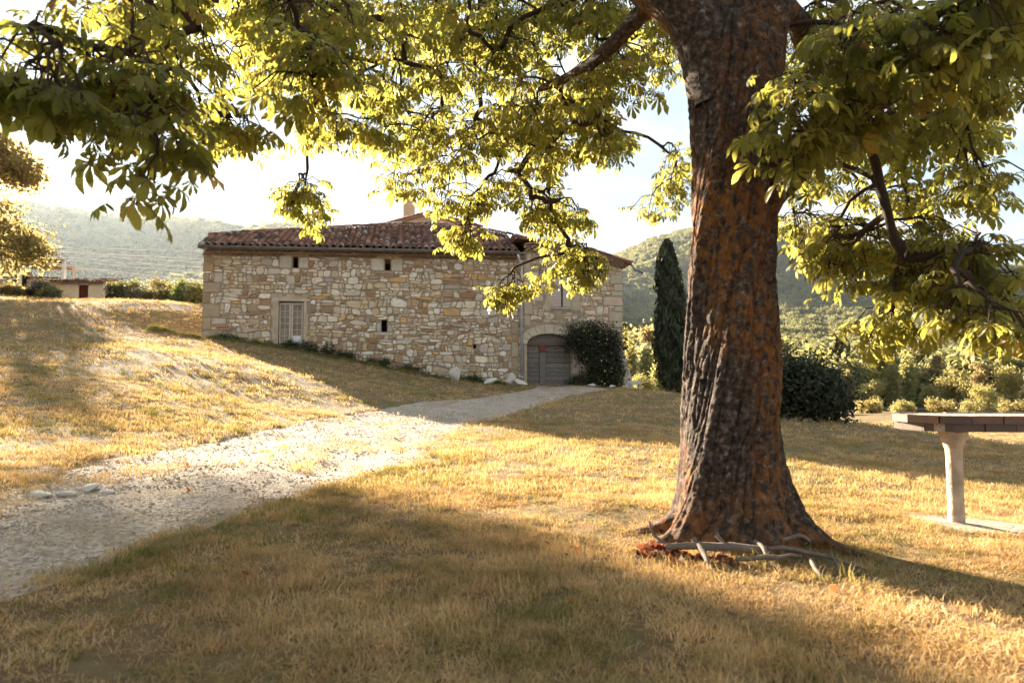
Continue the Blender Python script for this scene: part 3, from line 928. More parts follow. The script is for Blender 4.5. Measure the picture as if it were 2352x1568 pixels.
# shuttered window
q = OPEN['shut']
sh = empty('shuttered_window', FP((q[0] + q[1]) / 2, q[2], 0)); sh.parent = house; sh.matrix_parent_inverse = house.matrix_basis.inverted()
gap = fac(1291, 690)[0]
for (a, b2, off) in ((q[0] + .01, gap - .03, -.03), (gap + .03, q[1] - .01, .03)):
    n = 9
    for k in range(n):
        z0, z1 = q[2] + .02 + (q[3] - q[2] - .04) * k / n, q[2] + .02 + (q[3] - q[2] - .04) * (k + 1) / n
        slab('shutter_board', [a, b2, z0, z1 - .006], off, .035, M['shutter'], sh, .004)
slab('sill', [q[0] - .06, q[1] + .08, q[2] - .13, q[2] - .005], .1, .4, M['concrete'], sh)

# arched cart door
door = empty('arched_door', FP((dz[0] + dz[1]) / 2, dz[2], -.25)); door.parent = house; door.matrix_parent_inverse = house.matrix_basis.inverted()
P0, P1 = fac(1241, 850)[0], fac(1256, 850)[0]; ztr = fac(1258, 790)[1] - .05
def wcol(k):
    f = rs.uniform(.8, 1.15); return (.20 * f, .165 * f + .01 * k, .135 * f + .012 * k)
for (a, b2) in ((dz[0] + .02, P0 - .01), (P1 + .01, dz[1] - .02)):
    z = dz[2] + .0
    while z < ztr - .08:
        h = rs.uniform(.17, .27); z1 = min(z + h, ztr - .01); mb = MB(); o = rs.uniform(-.012, .012)
        mb.box(FP((a + b2) / 2, (z + z1) / 2, -.28 + o), ((b2 - a) / 2 - .004, .03, (z1 - z) / 2 - .008), FM, .008, wcol(1 if z < dz[2] + .8 else 0))
        pk = mb.build('plank', M['wood_grey'], door, cols=True)
        nb = MB()
        for t in np.arange(a + .1, b2 - .05, .13):
            nb.box(FP(t, (z + z1) / 2 + rs.uniform(-.02, .02), -.245 + o), (.013, .012, .013), FM)
        if nb.V and rs.random() < .7: nb.build('nails', M['dark'], pk)
        z = z1
mb = MB(); mb.box(FP((P0 + P1) / 2, (dz[2] + ztr) / 2, -.22), ((P1 - P0) / 2, .05, (ztr - dz[2]) / 2), FM, .01, (.17, .14, .115)); mb.build('door_post', M['wood_grey'], door, cols=True)
mb = MB(); mb.box(FP((P0 + P1) / 2, ztr - .18, -.155), ((P1 - P0) / 2 - .01, .012, .17), FM, .005, (.17, .05, .035)); o = mb.build('door_plate', M['wood_grey'], door, cols=True); o['label'] = 'red stained head of the door post'
mb = MB(); mb.box(FP((dz[0] + dz[1]) / 2, ztr + .07, -.21), ((dz[1] - dz[0]) / 2, .07, .08), FM, .012, (.15, .10, .075)); mb.build('transom', M['wood_grey'], door, cols=True)
mb = MB(); V = []; n = 16
for i in range(n + 1):
    u = dz[0] + .01 + (dz[1] - dz[0] - .02) * i / n; V += [FP(u, ztr + .14, -.27), FP(u, max(door_top(u), ztr + .15), -.27)]
mb.add(V, [(2 * i, 2 * i + 2, 2 * i + 3, 2 * i + 1) for i in range(n)], (.20, .165, .13)); mb.build('arch_panel', M['wood_grey'], door, cols=True)
# voussoirs
nv = 9; cu, hu = (dz[0] + dz[1]) / 2, (dz[1] - dz[0]) / 2; rise = arch_top - dz[3]
for i in range(nv):
    a0, a1 = math.pi * (1 - i / nv) , math.pi * (1 - (i + 1) / nv)
    th = .42 + rs.uniform(-.03, .03); V = []
    for a_ in (a0 - .012, (a0 + a1) / 2, a1 + .012):
        for e in (0.01, th):
            uu, zz = cu + math.cos(a_) * (hu + e * .9), dz[3] + math.sin(a_) * (rise + e)
            V += [FP(uu, zz, -.2), FP(uu, zz, .03)]
    F = [(1, 3, 7, 5), (5, 7, 11, 9), (0, 1, 5, 4), (4, 5, 9, 8), (2, 6, 7, 3), (6, 10, 11, 7), (0, 2, 3, 1), (8, 9, 11, 10)]
    k = rs.uniform(.9, 1.08); mb = MB(); mb.add(V, F, (.53 * k, .43 * k, .31 * k)); mb.build('arch_stone', M['dressed'], house, cols=True)

# roof ------------------------------------------------------------
OV = .42; SL = .42
ez0, ez1 = fac(455, 562, OV), fac(1192, 576, OV)
def eave_z(u): return ez0[1] + (ez1[1] - ez0[1]) * (u - ez0[0]) / (ez1[0] - ez0[0])
def RP(u, t, up=0.0): return FP(u, eave_z(u) + SL * t + up * .92, OV - t + up * .38 * 0)
rn = (RP(5, 1) - RP(5, 0)).cross(RP(6, 0) - RP(5, 0)).normalized()
if rn.z < 0: rn = -rn
def on_roof(px, py):
    q = ray_plane(px, py, RP(5, 0), rn); return ((q - FO).dot(FU), OV - (q - FO).dot(FN))
top = [(ez0[0], on_roof(480, 537)[1] * .9)] + [on_roof(*q) for q in ((482, 538), (650, 529), (800, 521), (920, 515), (995, 514), (1074, 522), (1150, 535), (1192, 544))]
tu_, tt_ = [q[0] for q in top], [q[1] for q in top]
def t_max(u): return float(np.interp(u, tu_, tt_))
roof = empty('roof', RP(7, 2)); roof.parent = house; roof.matrix_parent_inverse = house.matrix_basis.inverted()
mb = MB(); uu = list(np.linspace(ez0[0], ez1[0], 30))
V = [RP(u, 0.02, -.07) for u in uu] + [RP(u, t_max(u), -.07) for u in uu] + [FP(u, eave_z(u), OV - 2 * t_max(u) - .1) for u in uu]
mb.add(V, [(i, i + 1, 31 + i, 30 + i) for i in range(29)] + [(30 + i, 31 + i, 61 + i, 60 + i) for i in range(29)] + [(0, 30, 60), (29, 89, 59)], (.16, .085, .055))
mb.build('roof_deck', M['tile'], roof, cols=True)
TP = [((.24, .115, .074), 4), ((.30, .155, .10), 4), ((.17, .09, .064), 3), ((.40, .28, .19), 2), ((.12, .078, .06), 3), ((.45, .36, .28), 1.3)]
def half_tile(L=.46, r0=.125, r1=.10, th=.018, n=7, taper=1):
    V = []; F = []
    for (y, r) in ((0, r0), (L, r1)):
        for e in (0, th):
            for k in range(n):
                a_ = math.pi * (k / (n - 1)) ; V.append((math.cos(a_) * (r - e), y, math.sin(a_) * (r - e) * 1.0))
    for k in range(n - 1):
        F += [(k, k + 1, 2 * n + k + 1, 2 * n + k), (n + k + 1, n + k, 3 * n + k, 3 * n + k + 1), (k + 1, k, n + k, n + k + 1)]
    return V, F
TV, TF = half_tile()
tile_me = []
for i in range(14):
    c = rs.choices([p[0] for p in TP], [p[1] for p in TP])[0]; k = rs.uniform(.8, 1.2)
    tile_me.append((py_mesh('roof_tile', TV, TF, M['tile'], True, [tuple(x * k for x in c)] * len(TV)), tuple(x * k for x in c)))
ax, ay = (RP(6, 0) - RP(5, 0)).normalized(), (RP(5, 1) - RP(5, 0)).normalized()
az_ = ax.cross(ay).normalized()
tiles = []; sp = .295; nc = int((ez1[0] - ez0[0]) / sp)
for j in range(nc + 1):
    u = ez0[0] + .12 + j * sp
    if u > ez1[0] - .05: break
    tm = t_max(u); i = 0; uj = rs.uniform(-.02, .02)
    while i * .33 < tm - .12:
        ts = i * .33 + rs.uniform(-.02, .02) - .05; i += 1
        ang = rs.uniform(-.06, .06); tl = rs.uniform(.03, .07)
        X_ = (ax * math.cos(ang) + ay * math.sin(ang)).normalized(); Y_ = (ay * math.cos(tl) - az_ * math.sin(tl) - ax * math.sin(ang) * .8).normalized()
        Z_ = X_.cross(Y_).normalized(); X_ = Y_.cross(Z_)
        o = RP(u + uj + rs.uniform(-.012, .012), ts) + az_ * (rs.uniform(0, .02) + .0)
        m4 = Matrix(((X_.x, Y_.x, Z_.x, o.x), (X_.y, Y_.y, Z_.y, o.y), (X_.z, Y_.z, Z_.z, o.z), (0, 0, 0, 1)))
        tiles.append((i, m4, rs.randrange(14)))
tiles.sort(key=lambda t: t[0])
for t in tiles[:300]:
    o = bpy.data.objects.new('roof_tile', tile_me[t[2]][0]); COL.objects.link(o); attach(o, roof); o.matrix_basis = t[1]
mb = MB()
for t in tiles[300:]: mb.add([t[1] @ Vector(v) for v in TV], TF, tile_me[t[2]][1])
o = mb.build('upper_roof_tiles', M['tile'], roof, True, True); o['kind'] = 'stuff'
# channel tiles between the cover rows and ridge caps
mb = MB()
for j in range(nc):
    u = ez0[0] + .12 + (j + .5) * sp
    if u > ez1[0] - .1: break
    tm = t_max(u); V = []; n = 5
    for t in (-.08, tm):
        for k in range(n):
            a_ = math.pi * (k / (n - 1)); V.append(RP(u + math.cos(a_) * .09, t) + az_ * (.035 - math.sin(a_) * .085))
    mb.add(V, [(k, k + 1, n + k + 1, n + k) for k in range(n - 1)], tuple(x * rs.uniform(.6, .9) for x in (.26, .13, .085)))
mb.build('channel_tiles', M['tile'], roof, True, True)['kind'] = 'stuff'
for a, b2 in zip(np.arange(tu_[1], tu_[-1], .42), np.arange(tu_[1] + .42, tu_[-1] + .42, .42)):
    p, q = RP(a, t_max(a)), RP(min(b2, tu_[-1]), t_max(min(b2, tu_[-1])))
    d = (q - p).normalized(); up_ = Vector((0, 0, 1)); x_ = d.cross(up_).normalized(); z_ = x_.cross(d)
    o_ = p + z_ * rs.uniform(-.01, .03)
    m4 = Matrix(((x_.x, d.x, z_.x, o_.x), (x_.y, d.y, z_.y, o_.y), (x_.z, d.z, z_.z, o_.z), (0, 0, 0, 1)))
    o = bpy.data.objects.new('ridge_tile', tile_me[rs.randrange(14)][0]); COL.objects.link(o); attach(o, roof); o.matrix_basis = m4

# genoise: two rows of half-round tiles under the eave
gm = []
for i in range(5):
    k = rs.uniform(.8, 1.15); V, F = half_tile(.34, .13, .12, .02, 7)
    gm.append(py_mesh('eave_tile', V, F, M['tile'], True, [(.40 * k, .27 * k, .17 * k)] * len(V)))
def put_gen(pos, ux, mesh_):
    x_ = ux; y_ = -FN; z_ = x_.cross(y_).normalized()
    m4 = Matrix(((x_.x, y_.x, z_.x, pos.x), (x_.y, y_.y, z_.y, pos.y), (x_.z, y_.z, z_.z, pos.z), (0, 0, 0, 1)))
    o = bpy.data.objects.new('eave_tile', mesh_); COL.objects.link(o); attach(o, house); o.matrix_basis = m4
for row, (off, dz_) in enumerate(((.13, .0), (.27, .155))):
    u = .1 + row * .13
    while u < U_SPLIT - .1:
        put_gen(FP(u, wall_top(u) + dz_ - .0, off), (FP(1, wall_top(1)) - FP(0, wall_top(0))).normalized(), rs.choice(gm)); u += .285
    mb = MB()
    for a, b2 in zip(np.linspace(-.02, U_SPLIT, 30)[:-1], np.linspace(-.02, U_SPLIT, 30)[1:]):
        za, zb = wall_top(a) + dz_ + .128, wall_top(b2) + dz_ + .128
        mb.hexa([FP(a, za, -.1), FP(b2, zb, -.1), FP(b2, zb, off + .02), FP(a, za, off + .02), FP(a, za + .026, -.1), FP(b2, zb + .026, -.1), FP(b2, zb + .026, off + .02), FP(a, za + .026, off + .02)])
        bk = off - .3
        mb.hexa([FP(a, za - .14, -.12), FP(b2, zb - .14, -.12), FP(b2, zb - .14, bk), FP(a, za - .14, bk), FP(a, za, -.12), FP(b2, zb, -.12), FP(b2, zb, bk), FP(a, za, bk)])
    mb.build('eave_bed', M['plaster'], house)
# right part: sloping verge with three stepped rows
vr = [fac(1186, 543, .4), fac(1362, 575, .4), fac(1452, 604, .4)]
def vz(u): return float(np.interp(u, [p[0] for p in vr], [p[1] for p in vr]))
sl_dir = (FP(5.6, 0) - FP(0, 0)).normalized()
for row, off in enumerate((.08, .2, .32)):
    u = U_SPLIT + .15 + row * .1
    while u < U_END + .05 * row:
        z0 = wall_top(min(u, U_END)); z1 = vz(u) - .08; dzr = (z1 - z0) / 3
        d = (FP(u + .3, vz(u + .3)) - FP(u, vz(u))).normalized()
        put_gen(FP(u, z0 + dzr * row, off), d, rs.choice(gm)); u += .27
    mb = MB()
    for a, b2 in zip(np.linspace(U_SPLIT, U_END + .05, 12)[:-1], np.linspace(U_SPLIT, U_END + .05, 12)[1:]):
        f = lambda u: wall_top(min(u, U_END)) + (vz(u) - .08 - wall_top(min(u, U_END))) / 3 * row
        za, zb = f(a) + .12, f(b2) + .12; bk = off - .26
        mb.hexa([FP(a, za, -.1), FP(b2, zb, -.1), FP(b2, zb, off + .02), FP(a, za, off + .02), FP(a, za + .03, -.1), FP(b2, zb + .03, -.1), FP(b2, zb + .03, off + .02), FP(a, za + .03, off + .02)])
        mb.hexa([FP(a, za - .14, -.12), FP(b2, zb - .14, -.12), FP(b2, zb - .14, bk), FP(a, za - .14, bk), FP(a, za, -.12), FP(b2, zb, -.12), FP(b2, zb, bk), FP(a, za, bk)])
    mb.build('eave_bed', M['plaster'], house)
uL, uR = vr[0][0] - .0, vr[2][0]
mb = MB(); uu = np.linspace(uL, uR, 8)
for a, b2 in zip(uu[:-1], uu[1:]):
    mb.hexa([FP(a, vz(a) - .05, .38), FP(b2, vz(b2) - .05, .38), FP(b2, vz(b2) - .05, -10.5), FP(a, vz(a) - .05, -10.5), FP(a, vz(a), .38), FP(b2, vz(b2), .38), FP(b2, vz(b2), -10.5), FP(a, vz(a), -10.5)], (.22, .12, .08))
mb.add([FP(uL, vz(uL), -2.5), FP(uL, vz(uL), -10.5), FP(uL - 6, 7.0, -10.5), FP(uL - 6, 7.0, -6)], [(0, 1, 2, 3)], (.22, .12, .08))
side_roof = mb.build('side_roof', M['tile'], house, cols=True)
for c_ in range(6):
    u = uR + .06
    while u > uL + .1:
        u2 = u - .36; p, q = FP(u, vz(u) + .01, .30 - c_ * .29), FP(u2, vz(u2) + .025, .30 - c_ * .29)
        d = (q - p).normalized(); x_ = d.cross(Vector((0, 0, 1))).normalized(); z_ = x_.cross(d)
        m4 = Matrix(((x_.x, d.x, z_.x, p.x), (x_.y, d.y, z_.y, p.y), (x_.z, d.z, z_.z, p.z), (0, 0, 0, 1)))
        o = bpy.data.objects.new('verge_tile', tile_me[rs.randrange(14)][0]); COL.objects.link(o); attach(o, side_roof); o.matrix_basis = m4
        u = u2

# gutter, brackets, downpipe, spout
mb = MB(); g0, g1 = fac(455, 566, .56), fac(1192, 580, .56); n = 9; V = []
for (u, z) in (g0, g1):
    for r in (.105, .09):
        for k in range(n):
            a_ = math.pi * (1 + k / (n - 1)); V.append(FP(u, z + math.sin(a_) * r + .03, .56 + math.cos(a_) * r))
F = []
for k in range(n - 1): F += [(k, k + 1, 2 * n + k + 1, 2 * n + k), (n + k + 1, n + k, 3 * n + k, 3 * n + k + 1), (k, n + k, n + k + 1, k + 1), (2 * n + k, 2 * n + k + 1, 3 * n + k + 1, 3 * n + k)]
F += [(0, 2 * n, 3 * n, n), (n - 1, 2 * n - 1, 4 * n - 1, 3 * n - 1)]
mb.add(V, F)
mb.tube([FP(g0[0], g0[1] + .035, .665), FP(g1[0], g1[1] + .035, .665)], .016, 6)
gut = mb.build('gutter', M['zinc'], house, True)
for u in np.arange(g0[0] + .4, g1[0], .72):
    z = g0[1] + (g1[1] - g0[1]) * (u - g0[0]) / (g1[0] - g0[0]); mb = MB()
    mb.tube([FP(u, z + .05, .675), FP(u, z - .05, .66), FP(u, z - .085, .56), FP(u, z - .05, .46)], .012, 5); mb.build('gutter_bracket', M['zinc'], gut)
pu = fac(1197, 760)[0]
mb = MB(); mb.tube([FP(pu - .25, g1[1] - .06, .56), FP(pu - .2, g1[1] - .25, .5), FP(pu, g1[1] - .6, .16), FP(pu, g1[1] - .9, .13), FP(pu, fac(1197, 880)[1], .13)], .062, 10)
dp = mb.build('downpipe', M['pipe'], house, True)
for py in (730, 866):
    z = fac(1197, py)[1]; mb = MB(); mb.tube([FP(pu, z - .03, .13), FP(pu, z + .03, .13)], .075, 10); mb.box(FP(pu, z, .05), (.12, .05, .015), FM); mb.build('pipe_clamp', M['pipe'], dp)
z = vz(uR) - .1
mb = MB(); mb.tube([FP(uR - .05, z + .02, .42), FP(uR - .02, z - .1, .5), FP(uR + .12, z - .28, .62), FP(uR + .42, z - .42, .75)], [.05, .05, .045, .04], 8); mb.build('roof_spout', M['zinc'], house, True)
# balcony on the far side wall
mb = MB(); bz0 = fac(1436, 795)[1]; bz1 = fac(1436, 735)[1]
c0 = FP(U_END, 0, -3.2); side = FU
mb.box(c0 + side * .45 + Vector((0, 0, bz0)), (.45, 1.2, .06), FM)
for t in np.linspace(-1.15, 1.15, 12): mb.tube([c0 + side * .86 + FN * t + Vector((0, 0, bz0)), c0 + side * .86 + FN * t + Vector((0, 0, bz1))], .013, 4)
for t in np.linspace(.1, .8, 5): mb.tube([c0 + side * t + FN * 1.15 + Vector((0, 0, bz0)), c0 + side * t + FN * 1.15 + Vector((0, 0, bz1))], .013, 4)
mb.tube([c0 + FN * 1.15 + Vector((0, 0, bz1)), c0 + side * .86 + FN * 1.15 + Vector((0, 0, bz1)), c0 + side * .86 - FN * 1.15 + Vector((0, 0, bz1))], .02, 5)
mb.build('balcony', M['dark'], house)
# battered buttress at the right corner
b0, b1 = fac(1448, 889), fac(1432, 815); mb = MB()
def bp(u, z, o): return FP(u, z, o)
mb.hexa([bp(U_END - .3, b0[1] - .2, .55), bp(b0[0] + .05, b0[1] - .2, .55), bp(b0[0] + .05, b0[1] - .2, -.6), bp(U_END - .3, b0[1] - .2, -.6),
         bp(U_END - .3, b1[1] + .2, .06), bp(U_END + .03, b1[1] + .2, .06), bp(U_END + .03, b1[1] + .2, -.6), bp(U_END - .3, b1[1] + .2, -.6)])
mb.build('buttress', M['cream'], house)

# taller part behind: gable and chimney
mb = MB(); gy_ = 42.0
gp = [P(860, 528, gy_), P(985, 495, gy_), P(1100, 526, gy_)]
mb.add([(gp[0].x, gy_, 4), (gp[2].x, gy_, 4), gp[2], gp[1], gp[0]], [(0, 1, 2, 3, 4)])
mb.add([(gp[0].x, gy_, 4), gp[0], (gp[0].x, gy_ + 7, gp[0].z), (gp[0].x, gy_ + 7, 4), (gp[2].x, gy_, 4), gp[2], (gp[2].x, gy_ + 7, gp[2].z), (gp[2].x, gy_ + 7, 4)], [(0, 1, 2, 3), (7, 6, 5, 4)])
mb.build('rear_gable', M['plaster'], house)
mb = MB()
for a, b2 in ((gp[0], gp[1]), (gp[1], gp[2])):
    ex = (b2 - a).normalized() * .25; a2, b3 = (a - ex, b2) if a is gp[0] else (a, b2 + ex)
    dn = Vector((0, 0, .05)); fr = Vector((0, -.18, 0)); bk = Vector((0, 7, 0)); tk = Vector((0, 0, .16))
    mb.hexa([a2 + fr + dn, b3 + fr + dn, b3 + bk + dn, a2 + bk + dn, a2 + fr + tk, b3 + fr + tk, b3 + bk + tk, a2 + bk + tk], (.30, .19, .13))
rr = mb.build('rear_roof', M['tile'], house, cols=True)
for a, b2 in ((gp[0] - (gp[1] - gp[0]).normalized() * .25, gp[1]), (gp[2] + (gp[2] - gp[1]).normalized() * .25, gp[1])):
    n = int((b2 - a).length / .36)
    for i in range(n):
        p = a.lerp(b2, i / n) + Vector((0, -.12, .17)); d = (b2 - a).normalized(); x_ = d.cross(Vector((0, 0, 1))).normalized(); z_ = x_.cross(d)
        m4 = Matrix(((x_.x, d.x, z_.x, p.x), (x_.y, d.y, z_.y, p.y), (x_.z, d.z, z_.z, p.z), (0, 0, 0, 1)))
        o = bpy.data.objects.new('verge_tile', tile_me[rs.randrange(14)][0]); COL.objects.link(o); attach(o, rr); o.matrix_basis = m4
ch0, ch1 = P(926, 512, 43), P(950, 447, 43); w_ = (ch1.x - ch0.x) / 2; cxx = (ch0.x + ch1.x) / 2
mb = MB(); mb.box((cxx, 43.3, (ch0.z - .8 + ch1.z) / 2), (w_, .33, (ch1.z - ch0.z + .8) / 2), None, .02)
ch = mb.build('chimney', M['plaster'], house)
mb = MB(); mb.box((cxx, 43.3, ch1.z + .2), (w_ + .04, .38, .035), Matrix.Rotation(R(12), 3, 'Y'))
for sx in (-1, 1): mb.box((cxx + sx * (w_ - .08), 43.3, ch1.z + .08), (.06, .3, .12))
mb.build('chimney_cap', M['concrete'], ch)
# ------------------------------------------------------------------ the chestnut tree
TB = P(1690, 1222, 4.6)
tree = empty('chestnut_tree', (TB.x, TB.y, gz(TB.x, TB.y)), 'big horse chestnut with lichen covered trunk and drooping yellow green boughs', 'tree')
def vnp(x, y, K, seed):
    ix, iy = np.floor(x), np.floor(y); fx, fy = x - ix, y - iy
    fx = fx * fx * (3 - 2 * fx); fy = fy * fy * (3 - 2 * fy)
    i0, i1 = np.mod(ix, K), np.mod(ix + 1, K)
    return (hash2(i0, iy, seed) * (1 - fx) + hash2(i1, iy, seed) * fx) * (1 - fy) + (hash2(i0, iy + 1, seed) * (1 - fx) + hash2(i1, iy + 1, seed) * fx) * fy
tc_ = np.array([(1330, 1697, 400), (1290, 1696, 372), (1250, 1695, 345), (1215, 1693, 318), (1180, 1690, 288), (1120, 1686, 258), (1050, 1682, 242), (950, 1680, 233), (850, 1683, 227), (750, 1681, 216), (650, 1680, 209),
                (550, 1683, 206), (450, 1686, 203), (380, 1692, 206), (300, 1692, 214), (220, 1690, 222), (150, 1688, 232), (100, 1686, 225), (70, 1684, 180), (45, 1682, 110), (30, 1682, 40)], float)[::-1]
nth, nz_ = 260, 460
pyv = np.linspace(1330, 30, nz_)
cxv = np.interp(pyv, tc_[:, 0], tc_[:, 1]); wv = np.interp(pyv, tc_[:, 0], tc_[:, 2])
for _ in range(12):
    wv[1:-1] = (wv[:-2] + 2 * wv[1:-1] + wv[2:]) / 4; cxv[1:-1] = (cxv[:-2] + 2 * cxv[1:-1] + cxv[2:]) / 4
zc = np.array([P(1690, p, 4.6).z for p in pyv]); xc = np.array([P(q, p, 4.6).x for q, p in zip(cxv, pyv)]); rad = wv / 1568 * 4.6 / 2 * .885
TH, ZZ = np.meshgrid(np.linspace(0, 2 * np.pi, nth, endpoint=False), zc)
RR = np.repeat(rad[:, None], nth, 1)
low = np.exp(-np.maximum(ZZ, 0) / .28)
flare = low * ((.085 * np.maximum(0, np.cos(5 * TH + .6)) + .02 * np.cos(3 * TH + 2.0))) + .06 * np.exp(-np.maximum(ZZ, 0) / .1) * np.maximum(0, np.cos(TH * 7 + 1))
tw = TH / (2 * np.pi) - .10 * ZZ                                  # the bark twists up to the right
lob = .016 * np.cos(2 * np.pi * tw * 5 + 1.0) + .010 * np.cos(2 * np.pi * tw * 9 + 4 + .8 * np.sin(ZZ * 2))
def ridg(K, fz, seed, sharp=1.0):
    wob = .8 * vnp(TH / (2 * np.pi) * 12, ZZ * 2.2, 12, seed + 5) / K * 4
    v = vnp((tw + wob / 6) * K, ZZ * fz, K, seed)
    return 1 - np.abs(v * 2 - 1) ** sharp
def groove(K, fz, seed, w):
    wob = .9 * vnp(TH / (2 * np.pi) * 14, ZZ * 2.6, 14, seed + 5) / K * 3 + .3 * vnp(TH / (2 * np.pi) * 40, ZZ * 9, 40, seed + 6) / K
    v = vnp((tw + wob / 4) * K, ZZ * fz + .6 * vnp(tw * K * .5, ZZ * 5, max(K // 2, 2), seed + 7), K, seed)
    return np.minimum(np.abs(v * 2 - 1) * w, 1) ** .8
bark = .026 * (groove(30, 1.7, 1, 4.5) - .8) + .016 * (groove(54, 3.2, 2, 4) - .8) + .008 * (groove(24, 13, 6, 5) - .8) + .008 * (vnp(tw * 150, ZZ * 34, 150, 3) - .5) + .02 * (vnp(tw * 14, ZZ * 3, 14, 8) - .5)
RR = RR * (1 + .0) + flare + lob + bark
Vx = xc[:, None] + np.cos(TH) * RR; Vy = TB.y + .02 + np.sin(TH) * RR
idx = np.arange(nth * nz_).reshape(nz_, nth); nxt = np.roll(idx, -1, 1)
F = np.stack([idx[:-1], nxt[:-1], nxt[1:], idx[1:]], -1).reshape(-1, 4)
Vt = np.stack([Vx, Vy, ZZ], -1).reshape(-1, 3)
add_obj('trunk', np_mesh('trunk', Vt, F, M['trunk'], True, np.ones((len(Vt), 3))), tree)

nodes = []; parent_of = []; chains = []
rb = random.Random(5)
rq = random.Random(17)
def root(ang, ln, r0):
    pts = []; a = ang
    for k in range(9):
        t = k / 8; d_ = .26 + ln * t; a += rq.uniform(-.10, .10)
        x_, y_ = TB.x + math.cos(a) * d_, TB.y + math.sin(a) * d_
        pts.append(Vector((x_, y_, gz(x_, y_) + (.13 * (1 - t) ** 2.2 - .02 * t - r0 * .3))))
    V, F = rough_tube(pts, [r0 * (1 - .75 * k / 8) for k in range(9)], 18, rq.randrange(99), .2)
    add_obj('root', np_mesh('root', V, F, M['trunk'], True, np.ones((len(V), 3))), tree)

def spline(pts, step=.18):
    pts = [Vector(p) for p in pts]; out = []
    for i in range(len(pts) - 1):
        p0, p1, p2, p3 = pts[max(i - 1, 0)], pts[i], pts[i + 1], pts[min(i + 2, len(pts) - 1)]
        n = max(2, int((p2 - p1).length / step))
        for k in range(n):
            t = k / n; out.append(.5 * ((2 * p1) + (p2 - p0) * t + (2 * p0 - 5 * p1 + 4 * p2 - p3) * t * t + (3 * p1 - p0 - 3 * p2 + p3) * t ** 3))
    return out + [pts[-1]]
def rough_tube(pts, rads, n, seed, amp=.10):
    """tube with knobbly bark"""
    V, F = tube(pts, rads, n); V = np.array([tuple(v) for v in V]).reshape(len(pts), n, 3)
    c = np.array([tuple(p) for p in pts])[:, None, :]
    k = np.arange(n)[None, :]; s = np.arange(len(pts))[:, None]
    f = 1 + amp * 2 * (vnp(k * 1.0 / n * 9, s * .9, 9, seed) - .5) + amp * 1.2 * (vnp(k * 1.0 / n * 22, s * 2.3, 22, seed + 1) - .5)
    return (c + (V - c) * f[..., None]).reshape(-1, 3), F
for a_, l_, r_ in ((2.75, .62, .085), (3.35, .75, .075), (3.95, .5, .07), (4.6, .42, .07), (5.3, .55, .08), (5.9, .8, .085), (.5, .6, .07), (1.6, .6, .07)): root(a_, l_, r_)
limbs = [
    ([P(1740, 470, 4.62), P(1800, 400, 4.5), P(1850, 345, 4.4), P(1930, 270, 4.3), P(2050, 190, 4.15), P(2200, 90, 3.95), P(2380, -20, 3.8), P(2650, -150, 3.7)], [.14, .13, .12, .115, .105, .095, .085, .05]),
    ([P(1665, 240, 4.6), P(1640, 130, 4.6), P(1595, 40, 4.62), P(1525, -40, 4.66), P(1440, -110, 4.8), P(1200, -260, 5.1), P(850, -330, 5.3), P(400, -300, 5.0), P(50, -220, 4.6)], [.22, .21, .185, .17, .15, .12, .10, .08, .04]),
    ([P(1560, -10, 4.68), P(1490, 15, 4.9), P(1410, 100, 5.3), P(1330, 165, 5.8), P(1240, 205, 6.4)], [.085, .065, .055, .042, .025]),
    ([P(1690, 110, 4.75), P(1640, -150, 5.7), P(1500, -210, 6.8), P(1300, -180, 8.3), P(1080, -90, 9.6)], [.17, .14, .11, .08, .04]),
    ([P(1715, 230, 4.6), P(1735, 110, 4.6), P(1755, -20, 4.65), P(1820, -200, 5.0), P(1950, -350, 5.6), P(2200, -450, 6.5)], [.20, .19, .17, .14, .1, .05]),
    ([P(1770, 0, 4.7), P(1830, 50, 5.2), P(1872, 135, 5.7), P(1960, 190, 6.4), P(2080, 170, 7.2), P(2250, 190, 8.0)], [.10, .085, .065, .055, .04, .025]),
    ([P(1740, 0, 4.6), Vector((1.5, 3.5, 4.7)), Vector((.6, 1.5, 5.3)), Vector((0, -1, 5.5)), Vector((-.6, -3.2, 5.0))], [.17, .13, .1, .07, .04]),
    ([P(1590, 20, 4.7), P(1400, -260, 5.8), P(1000, -380, 6.6), P(640, -300, 7.2), P(330, -160, 7.6)], [.15, .11, .08, .055, .03]),
]
for pts, rads in limbs:
    sp_ = spline(pts, .12)
    tl = np.linspace(0, 1, len(sp_)); rr_ = np.interp(tl, np.linspace(0, 1, len(rads)), rads)
    V, F = rough_tube(sp_, list(rr_), 28, rb.randrange(999), .13)
    add_obj('limb', np_mesh('limb', V, F, M['trunk'], True, np.ones((len(V), 3))), tree)
    for i, p in enumerate(sp_[::2]):
        nodes.append(p); parent_of.append(-1)

